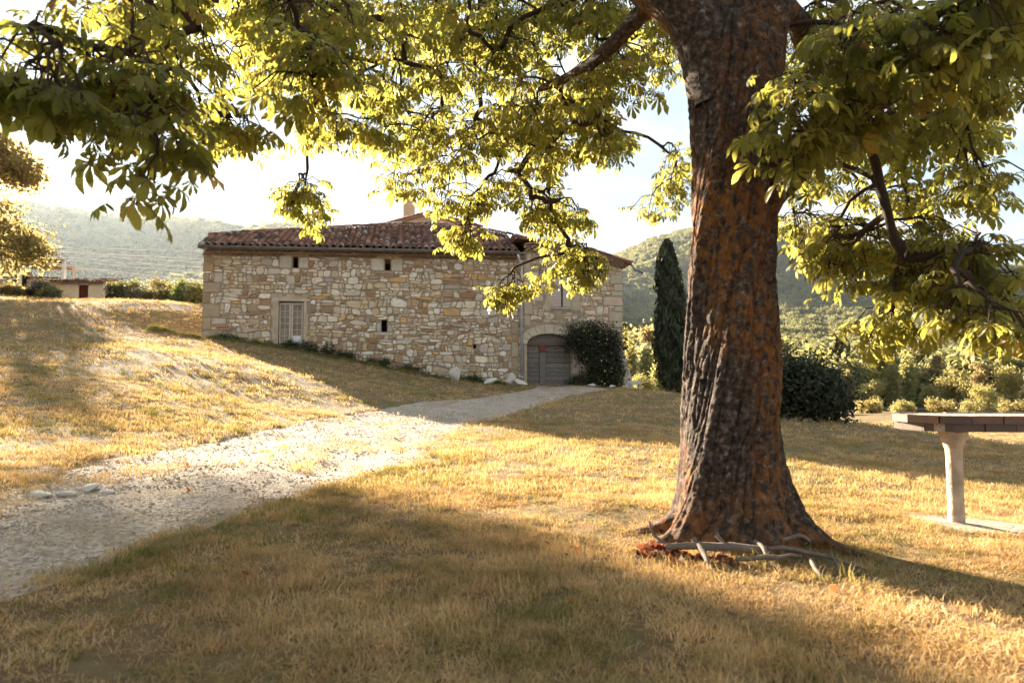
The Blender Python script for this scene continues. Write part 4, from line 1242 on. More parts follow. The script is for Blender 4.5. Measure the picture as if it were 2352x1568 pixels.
blobs = [(250, 200, 190, 90, 3.0, 4.0, 7), (120, 235, 90, 50, 2.9, 3.4, 4), (60, 160, 50, 40, 3.0, 3.4, 2), (330, 335, 80, 50, 3.1, 3.7, 5), (368, 435, 20, 15, 3.2, 3.4, 1), (260, 40, 180, 40, 3.4, 4.8, 5), (400, 130, 120, 110, 4.4, 6.5, 11),
         (340, 250, 110, 60, 3.4, 4.6, 5),
         (610, 110, 170, 120, 5, 8.5, 30), (560, 320, 110, 45, 4.8, 6, 9), (720, 200, 120, 110, 4.0, 5.2, 12), (700, 60, 150, 60, 4.2, 6, 10), (900, 140, 210, 140, 6, 10, 40), (820, 310, 120, 55, 6, 9, 14), (1000, 310, 140, 110, 7, 10, 26),
         (930, 430, 60, 35, 8, 9, 5), (702, 455, 40, 25, 7.6, 8.1, 4), (700, 500, 35, 20, 7.6, 8.1, 3), (1150, 140, 190, 140, 6, 10, 38), (1190, 370, 140, 100, 7, 10, 26), (1070, 470, 110, 55, 8, 10, 9), (1070, 555, 70, 15, 8.6, 9.4, 4),
         (1300, 290, 140, 120, 6, 9, 30), (1270, 510, 80, 80, 8, 9.5, 14), (1310, 600, 60, 40, 8.6, 9.4, 9), (1340, 640, 45, 25, 8.6, 9.2, 4), (1165, 675, 45, 30, 8.6, 9.0, 6), (1390, 160, 110, 120, 5.5, 8, 14), (1400, 340, 70, 50, 7, 9, 8), (1520, 160, 45, 110, 6, 9, 6),
         (1545, 400, 45, 70, 8, 9.5, 7), (1510, 480, 30, 18, 8.6, 9.2, 2), (1440, 10, 250, 40, 5, 8, 12), (1250, 640, 25, 15, 8.8, 9.2, 1),
         (1900, 110, 110, 120, 5.2, 9, 16), (2110, 130, 230, 130, 3.2, 4.6, 24), (2290, 60, 120, 90, 3.0, 4.2, 10), (1840, 275, 80, 40, 3.7, 4.0, 5), (1800, 360, 40, 30, 3.8, 4.0, 2), (1960, 300, 60, 40, 3.8, 4.1, 3), (1900, 430, 100, 40, 6, 8, 8), (1850, 545, 80, 60, 7, 9, 10),
         (2010, 330, 110, 70, 4.6, 7, 10), (2210, 300, 110, 90, 5.5, 7.5, 13), (2250, 420, 50, 30, 6, 7, 3), (2060, 470, 90, 55, 6, 8, 9), (2000, 590, 130, 55, 5.2, 7, 12), (2120, 640, 120, 65, 4.6, 6, 14), (2220, 720, 90, 70, 4.2, 5.2, 12),
         (2050, 760, 60, 25, 5, 5.8, 4), (2290, 770, 45, 40, 4.0, 4.6, 5), (1905, 645, 30, 20, 5.5, 6, 1), (1825, 630, 30, 20, 7, 8, 1), (1930, 560, 60, 30, 5.5, 7, 4),
         (1250, 60, 500, 60, 7, 11, 24), (700, 20, 350, 40, 7, 10, 16), (480, 30, 200, 40, 5, 8, 9), (960, 30, 260, 40, 5, 8, 12), (1330, 40, 160, 40, 5, 8, 8), (2280, 230, 80, 90, 4.5, 6.5, 6), (1960, 60, 150, 60, 5, 8, 9), (2200, 190, 140, 110, 4.2, 6, 9), (2110, 340, 110, 70, 5, 7, 8), (2140, 560, 90, 55, 4.6, 6, 6), (2250, 620, 80, 70, 4.3, 5.3, 7), (2230, 440, 70, 50, 4.6, 6, 4)]
rg = np.random.default_rng(77)
targets = []
for (bx, by, rx, ry, d0, d1, n) in blobs:
    for _ in range(max(1, int(round(n * .9)))):
        while True:
            a, c = rg.uniform(-1, 1, 2)
            if a * a + c * c <= 1: break
        dd = rg.uniform(d0, d1); e_ = 1568 / dd
        targets.append(P(bx + a * max(rx - .12 * e_, rx * .5), by - .17 * e_ + c * max(ry - .14 * e_, ry * .4), dd))
n_vis = len(targets)
def proj(p):
    q = Vector(p) - CAMP; dy = q.y * CP + q.z * SP; dz_ = -q.y * SP + q.z * CP
    return (1176 + 1568 * q.x / dy, 784 - 1568 * dz_ / dy, dy) if dy > .05 else (0, -9999, dy)
k = 0
while k < 150:                                        # the rest of the crown, above and behind the picture
    th = rg.uniform(0, 2 * np.pi); r_ = 7.2 * math.sqrt(rg.uniform(.02, 1)); z = 3.6 + rg.uniform(0, 1) * 6 * (1 - (r_ / 8.0) ** 2) + .3
    p = Vector((TB.x + math.cos(th) * r_, TB.y + math.sin(th) * r_, z))
    q = proj(p)
    if q[2] > .05 and -150 < q[0] < 2500 and q[1] > -170: continue
    if p.length < 2.6: continue
    targets.append(p); k += 1
order = sorted(range(len(targets)), key=lambda i: min((targets[i] - n_).length for n_ in nodes[::4]))
narr = np.array([tuple(n_) for n_ in nodes])
chain_list = []
for i in order:
    T = targets[i]
    dlt = narr - np.array(T); dist = np.linalg.norm(dlt, axis=1)
    cost = dist + .7 * np.maximum(0, T.z - narr[:, 2]) + .25 * np.maximum(0, .15 - dist) * 10
    j = int(np.argmin(cost)); p0 = Vector(narr[j]); L = (T - p0).length
    if L < .08: continue
    h = Vector((T.x - p0.x, T.y - p0.y, 0)); hl = h.length; h = h.normalized() if hl > .02 else Vector((rb.uniform(-1, 1), rb.uniform(-1, 1), 0)).normalized()
    p1 = p0 + h * .35 * L + Vector((rb.uniform(-.1, .1), rb.uniform(-.1, .1), rb.uniform(-.05, .14))) * L
    p2 = T + Vector((0, 0, rb.uniform(.12, .35) * L)) - h * .12 * L + Vector((rb.uniform(-.12, .12), rb.uniform(-.12, .12), 0)) * L
    m_ = max(4, int(L / .14)); pts = []
    for s in range(m_ + 1):
        t = s / m_; q = p0 * (1 - t) ** 3 + p1 * 3 * t * (1 - t) ** 2 + p2 * 3 * t * t * (1 - t) + T * t ** 3
        if 0 < s < m_: q = q + Vector((rb.uniform(-1, 1), rb.uniform(-1, 1), rb.uniform(-1, 1))) * .022
        pts.append(q)
    ids = [j]
    for q in pts[1:]:
        nodes.append(q); parent_of.append(ids[-1]); ids.append(len(nodes) - 1)
    narr = np.array([tuple(n_) for n_ in nodes]) if len(chain_list) % 1 == 0 else narr
    chain_list.append((ids, i))
cnt = np.zeros(len(nodes))
for ids, i in chain_list:
    j = ids[-1]
    while j >= 0: cnt[j] += 1; j = parent_of[j]
radn = np.minimum(.0078 * np.maximum(cnt, 1) ** .43, .032)
ch_sorted = sorted(chain_list, key=lambda c: -radn[c[0][1]])
twV, twF = [], []
for k, (ids, i) in enumerate(ch_sorted):
    pts = [nodes[q] for q in ids]; rr_ = [min(radn[ids[1]], radn[ids[0]] if parent_of[ids[0]] >= 0 else 9)] + [radn[q] for q in ids[1:]]
    V, F = tube(pts, rr_, 8 if k < 120 else 6, .12, rb)
    if k < 120:
        add_obj('branch', py_mesh('branch', V, F, M['bark'], True), tree)
    else:
        n = len(twV); twV += V; twF += [tuple(a + n for a in f) for f in F]

# palmate leaves
def palmate(seed, droop, fold):
    r_ = random.Random(seed); V = []; F = []; UV = []
    nl = 7 if seed % 3 else 5
    angs = [(-1 + 2 * k / (nl - 1)) * R(112 if nl == 7 else 85) for k in range(nl)]
    for a in angs:
        L = (1 - .42 * abs(a) / R(112)) * r_.uniform(.88, 1.08); dr = droop * r_.uniform(.75, 1.25); wd = .145 * r_.uniform(.85, 1.15) * (.75 + .25 * L)
        n0 = len(V); prof = [(0, .02), (.3, .42), (.56, .9), (.74, 1.0), (.88, .62), (1.0, .02)]
        twst = r_.uniform(-.3, .3); rip = r_.uniform(-.03, .03)
        for t, w_ in prof:
            y = math.sin(min(t * dr, 1.75)) / max(dr, .05) * L if dr > .05 else t * L
            z = -(1 - math.cos(min(t * dr, 1.75))) / max(dr, .05) * L
            ww = wd * w_ * L
            for s in (-1, 0, 1):
                xx = s * ww; zz = z + abs(s) * ww * fold + s * ww * twst * t + (rip * math.sin(t * 14 + s) if s else 0)
                ca, sa = math.cos(a), math.sin(a)
                V.append((xx * ca + y * sa, -xx * sa + y * ca, zz)); UV.append((t + abs(s) * -.12, .5 + s * .5))
        for q in range(len(prof) - 1):
            for s in (0, 1): F.append((n0 + q * 3 + s, n0 + q * 3 + s + 1, n0 + q * 3 + s + 4, n0 + q * 3 + s + 3))
    return np.array(V), np.array(F), np.array(UV)
LEAF = [palmate(s, d, f) for s, d, f in ((1, 1.1, .25), (2, 1.5, .35), (3, .8, .3), (4, 1.7, .2), (5, 1.3, .45), (7, 1.0, .15))]
leaves = []                                            # (matrix 3x4, variant, colour)
lcol = [((.065, .080, .014), 6), ((.095, .100, .018), 4), ((.042, .058, .012), 4), ((.15, .13, .025), 1.6), ((.14, .07, .02), .8), ((.03, .042, .012), 2)]
for ids, i in chain_list:
    T = targets[i]; vis = i < n_vis
    ntw = rb.choice((3, 4, 4, 5)) if vis else 4
    tipdir = (nodes[ids[-1]] - nodes[ids[-2]]).normalized()
    for t_ in range(ntw):
        d = (Vector((rb.gauss(0, 1), rb.gauss(0, 1), rb.gauss(-.25, .6))) + tipdir * .6).normalized(); Lw = rb.uniform(.10, .30)
        p0 = T if t_ < 3 else nodes[ids[max(1, len(ids) - 1 - rb.randrange(1, 3))]]
        p1 = p0 + d * Lw * .55 + Vector((0, 0, .03)); p2 = p0 + d * Lw + Vector((0, 0, -.06))
        V, F = tube([p0, p1, p2], [.0062, .0055, .0048], 4); n = len(twV); twV += V; twF += [tuple(a + n for a in f) for f in F]
        nlv = rb.choice((4, 5, 5)) if vis else 5
        a0 = rb.uniform(0, 6.28)
        for q in range(nlv):
            a = a0 + q * 2.4 + rb.uniform(-.4, .4)
            e = (d * .35 + Vector((math.cos(a), math.sin(a), rb.uniform(-.35, .25)))).normalized()
            pl_ = rb.uniform(.07, .15); base = p2 - d * .02 * q + e * pl_
            V, F = tube([p2 - d * .02 * q, p2 - d * .02 * q + e * pl_ * .5 + Vector((0, 0, .012)), base], .0022, 3); n = len(twV); twV += V; twF += [tuple(x + n for x in f) for f in F]
            y_ = (e + Vector((0, 0, rb.uniform(-.5, .05)))).normalized(); z_ = Vector((rb.gauss(0, .3), rb.gauss(0, .3), 1)); x_ = y_.cross(z_).normalized(); z_ = x_.cross(y_)
            s = rb.choice((.075, .10, .12, .14, .165)) * rb.uniform(.85, 1.15) * (1.0 if vis else 1.6)
            c = rb.choices([p[0] for p in lcol], [p[1] for p in lcol])[0]; kk = rb.uniform(.75, 1.25)
            leaves.append((x_ * s, y_ * s, z_ * s, base, rb.randrange(6), tuple(v * kk for v in c)))
o = add_obj('twigs', py_mesh('twigs', twV, twF, M['bark'], True), tree); o['kind'] = 'stuff'
def app(l):
    q = proj(l[3]); return -(l[1].length / q[2]) if (q[2] > .3 and 20 < q[0] < 2330 and 15 < q[1] < 1550) else 0
leaves.sort(key=app)
foliage = empty('foliage', TB + Vector((0, 0, 5))); foliage.parent = tree; foliage.matrix_parent_inverse = tree.matrix_basis.inverted()
shared = {}
for l in leaves[:300]:
    key = (l[4], int(l[5][0] * 60))
    if key not in shared:
        V, F, UV = LEAF[l[4]]; shared[key] = np_mesh('leaf', V, F, M['chestnut'], True, np.tile(np.array(l[5]), (len(V), 1)), UV)
    o = bpy.data.objects.new('leaf', shared[key]); COL.objects.link(o); attach(o, foliage)
    o.matrix_basis = Matrix(((l[0].x, l[1].x, l[2].x, l[3].x), (l[0].y, l[1].y, l[2].y, l[3].y), (l[0].z, l[1].z, l[2].z, l[3].z), (0, 0, 0, 1)))
AV, AF, AU, AC = [], [], [], []; n = 0
for v_ in range(6):
    Ls = [l for l in leaves[300:] if l[4] == v_]
    if not Ls: continue
    V, F, UV = LEAF[v_]
    B = np.array([[tuple(l[0]), tuple(l[1]), tuple(l[2])] for l in Ls]); O = np.array([tuple(l[3]) for l in Ls])
    VV = np.einsum('vk,nkd->nvd', V, B) + O[:, None, :]
    AV.append(VV.reshape(-1, 3)); AF.append((F[None] + (np.arange(len(Ls)) * len(V))[:, None, None] + n).reshape(-1, 4)); AU.append(np.tile(UV, (len(Ls), 1)))
    AC.append(np.repeat(np.array([l[5] for l in Ls]), len(V), 0)); n += len(Ls) * len(V)
o = add_obj('leaf_mass', np_mesh('leaf_mass', np.concatenate(AV), np.concatenate(AF), M['chestnut'], True, np.concatenate(AC), np.concatenate(AU)), foliage); o['kind'] = 'stuff'
print('LEAVES', len(leaves), 'branches', len(chain_list))
# ------------------------------------------------------------------ other trees and shrubs
def plant(name, loc, label, cat, crown, trunk=None, group=None, sc=1.0, yaw=0.0, crown_name='crown'):
    e = empty(name, loc, label, cat, group); e.scale = (sc, sc, sc) if not hasattr(sc, '__len__') else sc; e.rotation_euler.z = yaw
    for nm, me in ((crown_name, crown), ('trunk', trunk)):
        if me:
            o = bpy.data.objects.new(nm, me); COL.objects.link(o); o.parent = e
    return e

# the two trees at the left edge
def lobe_px(px, py, d, r, base):
    p = P(px, py, d); return (p.x - base.x, p.y - base.y, p.z - base.z, r[0], r[1], r[2])
b0 = P(-170, 690, 36); b0.z = gz(b0.x, b0.y) - .1
lob1 = [lobe_px(a, c + 12, 36, r, b0) for a, c, r in ((-20, 362, (1.9, 1.9, .75)), (-90, 355, (2, 2, .8)), (-160, 350, (2.2, 2.2, .9)), (-240, 340, (2.2, 2.2, 1)), (40, 375, (1.2, 1.2, .7)), (20, 400, (1.1, 1.1, .45)), (68, 392, (.7, .7, .45)), (-60, 310, (2, 2, .8)), (-150, 290, (2.2, 2.2, 1)), (-250, 280, (2.5, 2.5, 1.2)), (10, 335, (.9, .9, .4)))]
plant('ash_tree', b0, 'feathery tree standing tallest at the left edge beyond the lawn', 'tree', crown_mesh('crown', 31, lob1, 640, 26, .33, .18, (.16, .125, .05), M['leaf'], .35, .6, .35), trunk_mesh('trunk', 3, 9, .28, 0, 6, 2.2))
b1 = P(-60, 690, 40); b1.z = gz(b1.x, b1.y) - .1
lob2 = [lobe_px(a, c, 40, r, b1) for a, c, r in ((20, 550, (1.8, 1.8, 1.1)), (75, 560, (1.3, 1.3, .8)), (-60, 520, (2.4, 2.4, 1.5)), (95, 590, (.9, .9, .5)), (30, 600, (1.5, 1.5, .7)), (-120, 580, (2.2, 2.2, 1.4)), (10, 480, (.9, .9, .7)))]
plant('garden_tree', b1, 'rounder olive green tree at the left edge above the small shed', 'tree', crown_mesh('crown', 32, lob2, 230, 26, .36, .15, (.15, .13, .05), M['leaf'], .35, .3, .5), trunk_mesh('trunk', 4, 4.5, .22, 0, 5, 1.4))

# cypress beside the house
cb = P(1540, 898, 27); cb.z = gz(cb.x, cb.y)
ch_ = P(1540, 570, 27).z - cb.z
rng = np.random.default_rng(8)
def column_mesh(name, seed, h, r, n, base, mat, size=.10):
    rng = np.random.default_rng(seed)
    t = rng.random(n) ** .8; a = rng.uniform(0, 2 * np.pi, n)
    bulge = .78 + .34 * np.sin(a * 3 + t * 9) * np.sin(t * 19 + a * 2) + .13 * rng.normal(size=n) + .25 * (vn(a * 3, t * 14, 5) - .5)
    prof = np.interp(t, [0, .06, .2, .5, .75, .9, .97, 1], [.35, .85, 1, 1, .85, .62, .38, .15])
    rr = r * prof * bulge * (.55 + .45 * rng.random(n) ** .5)
    p = np.stack([np.cos(a) * rr + .25 * np.sin(t * 5) * r * .3, np.sin(a) * rr, t * h * .985 + .25 + rng.normal(size=n) * .08], -1)
    nor = np.stack([np.cos(a), np.sin(a), np.full(n, .2)], -1) + rng.normal(size=(n, 3)) * .5
    nor /= np.linalg.norm(nor, axis=1)[:, None]
    up = np.stack([np.cos(a) * .25, np.sin(a) * .25, np.ones(n)], -1) + rng.normal(size=(n, 3)) * .3
    up -= nor * (up * nor).sum(1)[:, None]; up /= np.linalg.norm(up, axis=1)[:, None]
    bb = np.cross(nor, up); s = (size * rng.uniform(.6, 1.5, n))[:, None]
    V = np.stack([p - up * s, p + bb * s * .35, p + up * s * 1.4, p - bb * s * .35], 1).reshape(-1, 3)
    cid = (t * 40).astype(int) * 12 + (a * 1.9).astype(int)
    return np_mesh(name, V, np.arange(4 * n).reshape(n, 4), mat, False, shade(rng, base, cid, n, .3))
plant('cypress_tree', cb, 'tall dark cypress standing between the house and the chestnut trunk', 'tree', column_mesh('crown', 9, ch_, .62, 16000, (.036, .042, .016), M['leaf_dark'], .105), trunk_mesh('trunk', 5, 4, .14, 0, 0), crown_name='foliage')

# dark bush behind the trunk
db = P(1850, 955, 18.5); db.z = gz(db.x, db.y)
lob = [(-.1, 0, .75, 1.0, .9, .85), (-.5, .1, 1.25, .65, .65, .55), (.5, 0, .55, .75, .7, .55), (.1, -.3, 1.0, .7, .6, .6), (-.75, 0, .8, .6, .6, .7), (.85, .1, .35, .4, .4, .35)]
plant('dark_shrub', db, 'dense dark shrub half hidden by the chestnut trunk', 'shrub', crown_mesh('foliage', 41, lob, 560, 20, .19, .06, (.030, .036, .013), M['leaf_dark'], .45), trunk_mesh('trunk', 6, .9, .06, 0, 4, .4), crown_name='foliage')

# climbing rose on the facade
vb = FP(fac(1370, 888)[0], 0, .5); vb.z = gz(vb.x, vb.y) - .05
def fl(px, py, off, r):
    u, z = fac(px, py, off); p = FP(u, z, off); return (p.x - vb.x, p.y - vb.y, p.z - vb.z, *r)
lob = [fl(1365, 775, .45, (.85, .5, .65)), fl(1330, 770, .4, (.55, .4, .5)), fl(1400, 790, .45, (.6, .45, .7)), fl(1385, 830, .5, (.8, .55, .75)), fl(1410, 850, .45, (.45, .5, .7)), fl(1350, 810, .4, (.6, .4, .5)), fl(1400, 870, .5, (.55, .5, .4)), fl(1312, 785, .3, (.3, .25, .3))]
rose = plant('climbing_rose', vb, 'large dark climbing shrub dotted with pale blossoms beside the arched door', 'shrub', crown_mesh('foliage', 42, lob, 820, 20, .19, .058, (.030, .036, .013), M['leaf_dark'], .5), None, crown_name='foliage')
rng = np.random.default_rng(12)
p, d, cid = clumped(rng, lob, 300, 1, .06, .92); keep = (p @ np.array(tuple(FN))) > -.2; p = p[keep]; d = d[keep]
V, F = leaf_quads(rng, p + d * .05, .042, d, .9); V2, F2 = leaf_quads(rng, p + d * .05, .042, d, .9)
o = bpy.data.objects.new('blossoms', np_mesh('blossoms', np.concatenate([V, V2]), np.concatenate([F, F2 + len(V)]), M['flower'])); COL.objects.link(o); o.parent = rose; o['kind'] = 'stuff'
mb = MB()
for k in range(7):
    a = Vector((rb.uniform(-.6, .6), rb.uniform(-.1, .2), 0)); mb.tube([a, a + Vector((rb.uniform(-.2, .2), .05, .6)), a + Vector((rb.uniform(-.4, .4), .1, 1.5))], [.03, .025, .015], 5)
o = bpy.data.objects.new('stems', py_mesh('stems', mb.V, mb.F, M['bark'], True)); COL.objects.link(o); o.parent = rose

# low plants along the foot of the wall
def low_plant(px, py, off, w_, h_, label, seed, base=(.035, .042, .014), nm='wall_plant', grp='low plants along the foot of the wall', mat=None):
    u = fac(px, py)[0]; p = FP(u, 0, off); p.z = gz(p.x, p.y)
    rr_ = random.Random(seed); lob = [(rr_.uniform(-.7, .7) * w_, rr_.uniform(-.15, .15), rr_.uniform(.2, .7) * h_, w_ * .4, .22, h_ * .4) for _ in range(6)]
    e = plant(nm, p, label, 'plant', crown_mesh('foliage', seed, lob, max(40, int(130 * w_)), 16, .08, .042, base, mat or M['leaf_dark'], .3, -.6, .35), None, grp, yaw=math.atan2(FU.y, FU.x), crown_name='foliage')
    mb = MB()
    for k in range(8):
        a = Vector((rr_.uniform(-.8, .8) * w_, rr_.uniform(-.1, .1), -.05)); mb.tube([a, a + Vector((rr_.uniform(-.1, .1), rr_.uniform(-.1, .1), h_ * rr_.uniform(.7, 1.2)))], [.008, .004], 4)
    o = bpy.data.objects.new('stems', py_mesh('stems', mb.V, mb.F, M['bark'], True)); COL.objects.link(o); o.parent = e
low_plant(675, 800, .35, .75, .38, 'dark low plants under the old window', 61)
low_plant(735, 808, .35, .7, .5, 'dark bushy weeds right of the old window foot', 62)
low_plant(800, 822, .35, .8, .35, 'low dark weeds at the wall between window and slit', 63)
low_plant(870, 838, .35, .8, .35, 'low dark weeds at the wall below the lower slit', 64)
low_plant(950, 852, .35, .9, .3, 'low weeds at the wall left of the white boulder', 65)
low_plant(1080, 868, .35, .8, .25, 'low weeds at the wall right of the white boulder', 66)
low_plant(540, 782, .35, .9, .25, 'grassy weeds along the wall near the left corner', 67, (.06, .065, .02))
low_plant(1318, 886, .45, .5, .5, 'dark weeds at the right foot of the arched door', 68)
low_plant(1340, 886, .55, .5, .7, 'leafy stems growing below the climbing shrub', 69)

# shrubs behind the lawn crest, left of the house
def crest(px, py_top, d, w_m, label, name, base, seed, mat=None, hang=0.0, py_b=686, size=.09, cat='shrub'):
    t = P(px, py_top, d); z0 = gz(t.x, d) - .1; h = t.z - z0
    rr_ = random.Random(seed); lob = [(rr_.uniform(-.55, .55) * w_m, rr_.uniform(-.3, .3), h * rr_.uniform(.3, .68), w_m * .42, .6, h * .36) for _ in range(7)]
    plant(name, Vector((t.x, d, z0)), label, cat, crown_mesh('foliage', seed, lob, 170, 20, .14, size, base, mat or M['shrub_leaf'], .35, hang, .5), trunk_mesh('trunk', seed, h * .5, .06, 0, 3, .4), crown_name='foliage')
crest(282, 645, 44, 1.1, 'round dark olive shrub right of the small shed', 'garden_shrub', (.06, .065, .022), 71)
crest(375, 638, 52, 1.0, 'rounded tawny shrub rising behind the clipped hedge', 'garden_shrub', (.13, .09, .035), 72)
crest(420, 648, 42, .6, 'upright bright green bush near the house corner', 'garden_shrub', (.10, .13, .03), 73)
crest(450, 650, 41, .6, 'pale yellow green bush against the house corner', 'garden_shrub', (.20, .19, .06), 74)
crest(85, 648, 42.5, 1.3, 'dark lavender bush left of the small shed', 'lavender_bush', (.045, .04, .035), 75, M['lavender'])
crest(115, 662, 41, .7, 'pale flowering bush against the shed wall', 'garden_shrub', (.12, .115, .05), 76)
crest(20, 655, 41, 1.0, 'brown grassy bush at the left edge below the wall arch', 'garden_shrub', (.16, .12, .05), 77)
t = P(360, 665, 43); z0 = gz(t.x, 43) - .1
lob = [(x_, 0, .4, .55, .5, .42) for x_ in np.linspace(-1.6, 1.5, 7)]
plant('hedge', Vector((t.x, 43, z0 + .15)), 'low brownish clipped hedge behind the lawn crest', 'hedge', crown_mesh('foliage', 78, lob, 240, 18, .17, .07, (.085, .07, .028), M['shrub_leaf'], .4), None, crown_name='foliage')

# ------------------------------------------------------------------ garden buildings on the left
shp = P(190, 683, 45); zs = gz(shp.x, 45) - .15
shed = empty('garden_shed', (shp.x, 45, zs), 'small cream shed with dark red door and tiled lean-to roof', 'shed')
x0, x1 = P(125, 660, 45).x, P(237, 660, 45).x; x2 = P(257, 660, 46.6).x; zt = P(190, 651, 45).z; dx0, dx1 = P(182, 660, 45).x, P(203, 660, 45).x; dt = P(190, 655, 45).z
mb = MB()
mb.add([(x0, 45, zs), (dx0, 45, zs), (dx0, 45, zt), (x0, 45, zt), (dx1, 45, zs), (x1, 45, zs), (x1, 45, zt), (dx1, 45, zt), (dx0, 45, dt), (dx1, 45, dt)], [(0, 1, 2, 3), (4, 5, 6, 7), (8, 9, 7, 2)])
mb.add([(x1, 45, zs), (x2, 47, zs), (x2, 47, zt + .45), (x1, 45, zt)], [(0, 1, 2, 3)])
mb.add([(x0, 45, zs), (x0, 47, zs), (x0, 47, zt + .45), (x0, 45, zt)], [(3, 2, 1, 0)])
mb.add([(x0, 47, zs), (x2, 47, zs), (x2, 47, zt + .45), (x0, 47, zt + .45)], [(3, 2, 1, 0)])
mb.build('wall', M['cream'], shed)
mb = MB()
for k in range(5):
    a = dx0 + (dx1 - dx0) * k / 5; mb = MB(); mb.box((a + (dx1 - dx0) / 10, 45.08, (zs + dt) / 2), ((dx1 - dx0) / 10 - .006, .03, (dt - zs) / 2), None, .006); mb.build('door_board', M['red_door'], shed)
mb = MB(); mb.box(((dx0 + dx1) / 2, 44.98, dt + .07), ((dx1 - dx0) / 2 + .12, .06, .07)); mb.build('lintel', M['wood_pale'], shed)
mb = MB(); rx0, rx1 = x0 - .12, x1 + .2
mb.hexa([(rx0, 44.75, zt), (rx1, 44.75, zt), (x2 + .2, 47.2, zt + .5), (rx0, 47.2, zt + .5), (rx0, 44.75, zt + .07), (rx1, 44.75, zt + .07), (x2 + .2, 47.2, zt + .57), (rx0, 47.2, zt + .57)], (.2, .12, .085))
srf = mb.build('roof', M['tile'], shed, cols=True)
u = rx0 + .1; d = Vector((0, 2.45, .5)).normalized()
while u < rx1 + .05:
    for i in range(7):
        o_ = Vector((u, 44.7, zt + .06)) + d * (.34 * i) + Vector((rb.uniform(-.02, .02), 0, rb.uniform(0, .03))); x_ = Vector((1, 0, 0)); z_ = x_.cross(d)
        m4 = Matrix(((x_.x, d.x, z_.x, o_.x), (x_.y, d.y, z_.y, o_.y), (x_.z, d.z, z_.z, o_.z), (0, 0, 0, 1)))
        o = bpy.data.objects.new('roof_tile', tile_me[rb.randrange(14)][0]); COL.objects.link(o); attach(o, srf); o.matrix_basis = m4
    u += .27
# garden wall with an arched recess and tile coping
gw0, gw1 = P(-60, 650, 48), P(132, 650, 48); zg = gz(gw0.x, 48) - .2; zt2 = P(60, 641, 48).z
gw = empty('garden_wall', ((gw0.x + gw1.x) / 2, 48, zg), 'rubble garden wall with tile coping and dark arched opening left of the shed', 'wall')
a0, a1 = P(28, 650, 48).x, P(61, 650, 48).x; at = P(45, 622, 48).z; asz = P(45, 634, 48).z
mb = MB()
mb.box(((gw0.x + a0) / 2, 48.2, (zg + zt2) / 2), ((a0 - gw0.x) / 2, .2, (zt2 - zg) / 2)); mb.box(((gw1.x + a1) / 2, 48.2, (zg + zt2) / 2), ((gw1.x - a1) / 2, .2, (zt2 - zg) / 2))
mb.build('masonry', M['mortar'], gw)
ac = (a0 + a1) / 2; ah = (a1 - a0) / 2; mb = MB(); V = []; n = 12
for i in range(n + 1):
    a = math.pi * (1 - i / n)
    for e in (0, .16): V += [(ac + math.cos(a) * (ah + e), 48.0 - .06, asz + math.sin(a) * (at - asz + e)), (ac + math.cos(a) * (ah + e), 48.4, asz + math.sin(a) * (at - asz + e))]
mb.add(V, [(4 * i, 4 * i + 4, 4 * i + 6, 4 * i + 2) for i in range(n)] + [(4 * i + 2, 4 * i + 6, 4 * i + 7, 4 * i + 3) for i in range(n)] + [(4 * i + 1, 4 * i + 5, 4 * i + 4, 4 * i) for i in range(n)])
mb.build('arch', M['mortar'], gw)
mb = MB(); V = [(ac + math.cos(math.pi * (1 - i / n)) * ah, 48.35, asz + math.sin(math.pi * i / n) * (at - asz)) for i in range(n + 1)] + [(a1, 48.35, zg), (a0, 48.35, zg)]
mb.add(V, [tuple(range(len(V)))]); mb.build('recess_dark', M['dark'], gw)  # flat near-black sheet closes the arch, its shade put into the colour
for i in range(60):
    xx = gw0.x + rb.uniform(0, 1) * (gw1.x - gw0.x)
    if a0 - .2 < xx < a1 + .2: continue
    mb = MB(); k = rb.uniform(.7, 1.1); mb.box((xx, 47.99, zg + rb.uniform(.3, 1) * (zt2 - zg)), (rb.uniform(.1, .22), .05, rb.uniform(.05, .1)), None, .03, tuple(c * k for c in (.42, .36, .28))); mb.build('stone', M['stone'], gw, cols=True)
u = gw0.x
while u < gw1.x:
    if not (a0 - .15 < u < a1 + .15):
        o = bpy.data.objects.new('coping_tile', tile_me[rb.randrange(14)][0]); COL.objects.link(o); attach(o, gw); o.matrix_basis = Matrix.Translation((u, 47.9, zt2 + .02)) @ Matrix.Rotation(R(14), 4, 'X')
    u += .25
# open shelter with tiled roof on white posts
py0 = 47.0; p_l, p_r = P(45, 640, py0), P(146, 640, py0); zb_ = gz(p_r.x, py0) - .2; ztp = P(146, 600, py0).z
sh2 = empty('garden_shelter', ((p_l.x + p_r.x) / 2, py0, zb_), 'open shelter with tiled roof on white posts behind the shed', 'shelter')
for q in (p_l.x, p_r.x):
    mb = MB(); mb.box((q, py0 - .0, (zb_ + ztp) / 2), (.11, .11, (ztp - zb_) / 2), None, .02); mb.build('post', M['white_post'], sh2)
rr0, rr1 = P(40, 597, py0), P(146, 594, py0); er = P(176, 616, py0 + 2.2)
mb = MB()
mb.add([(rr0.x, py0 - .3, rr0.z - .0), (rr1.x, py0 - .3, rr1.z), (er.x, py0 + 2.2, er.z), (rr0.x, py0 + 2.2, er.z), (rr0.x, py0 - .3, rr0.z - .12), (rr1.x, py0 - .3, rr1.z - .12), (er.x, py0 + 2.2, er.z - .12), (rr0.x, py0 + 2.2, er.z - .12)],
       [(0, 1, 2, 3), (7, 6, 5, 4), (0, 4, 5, 1), (1, 5, 6, 2), (2, 6, 7, 3), (3, 7, 4, 0)], (.22, .12, .085))
mb.build('roof', M['tile'], sh2, cols=True)
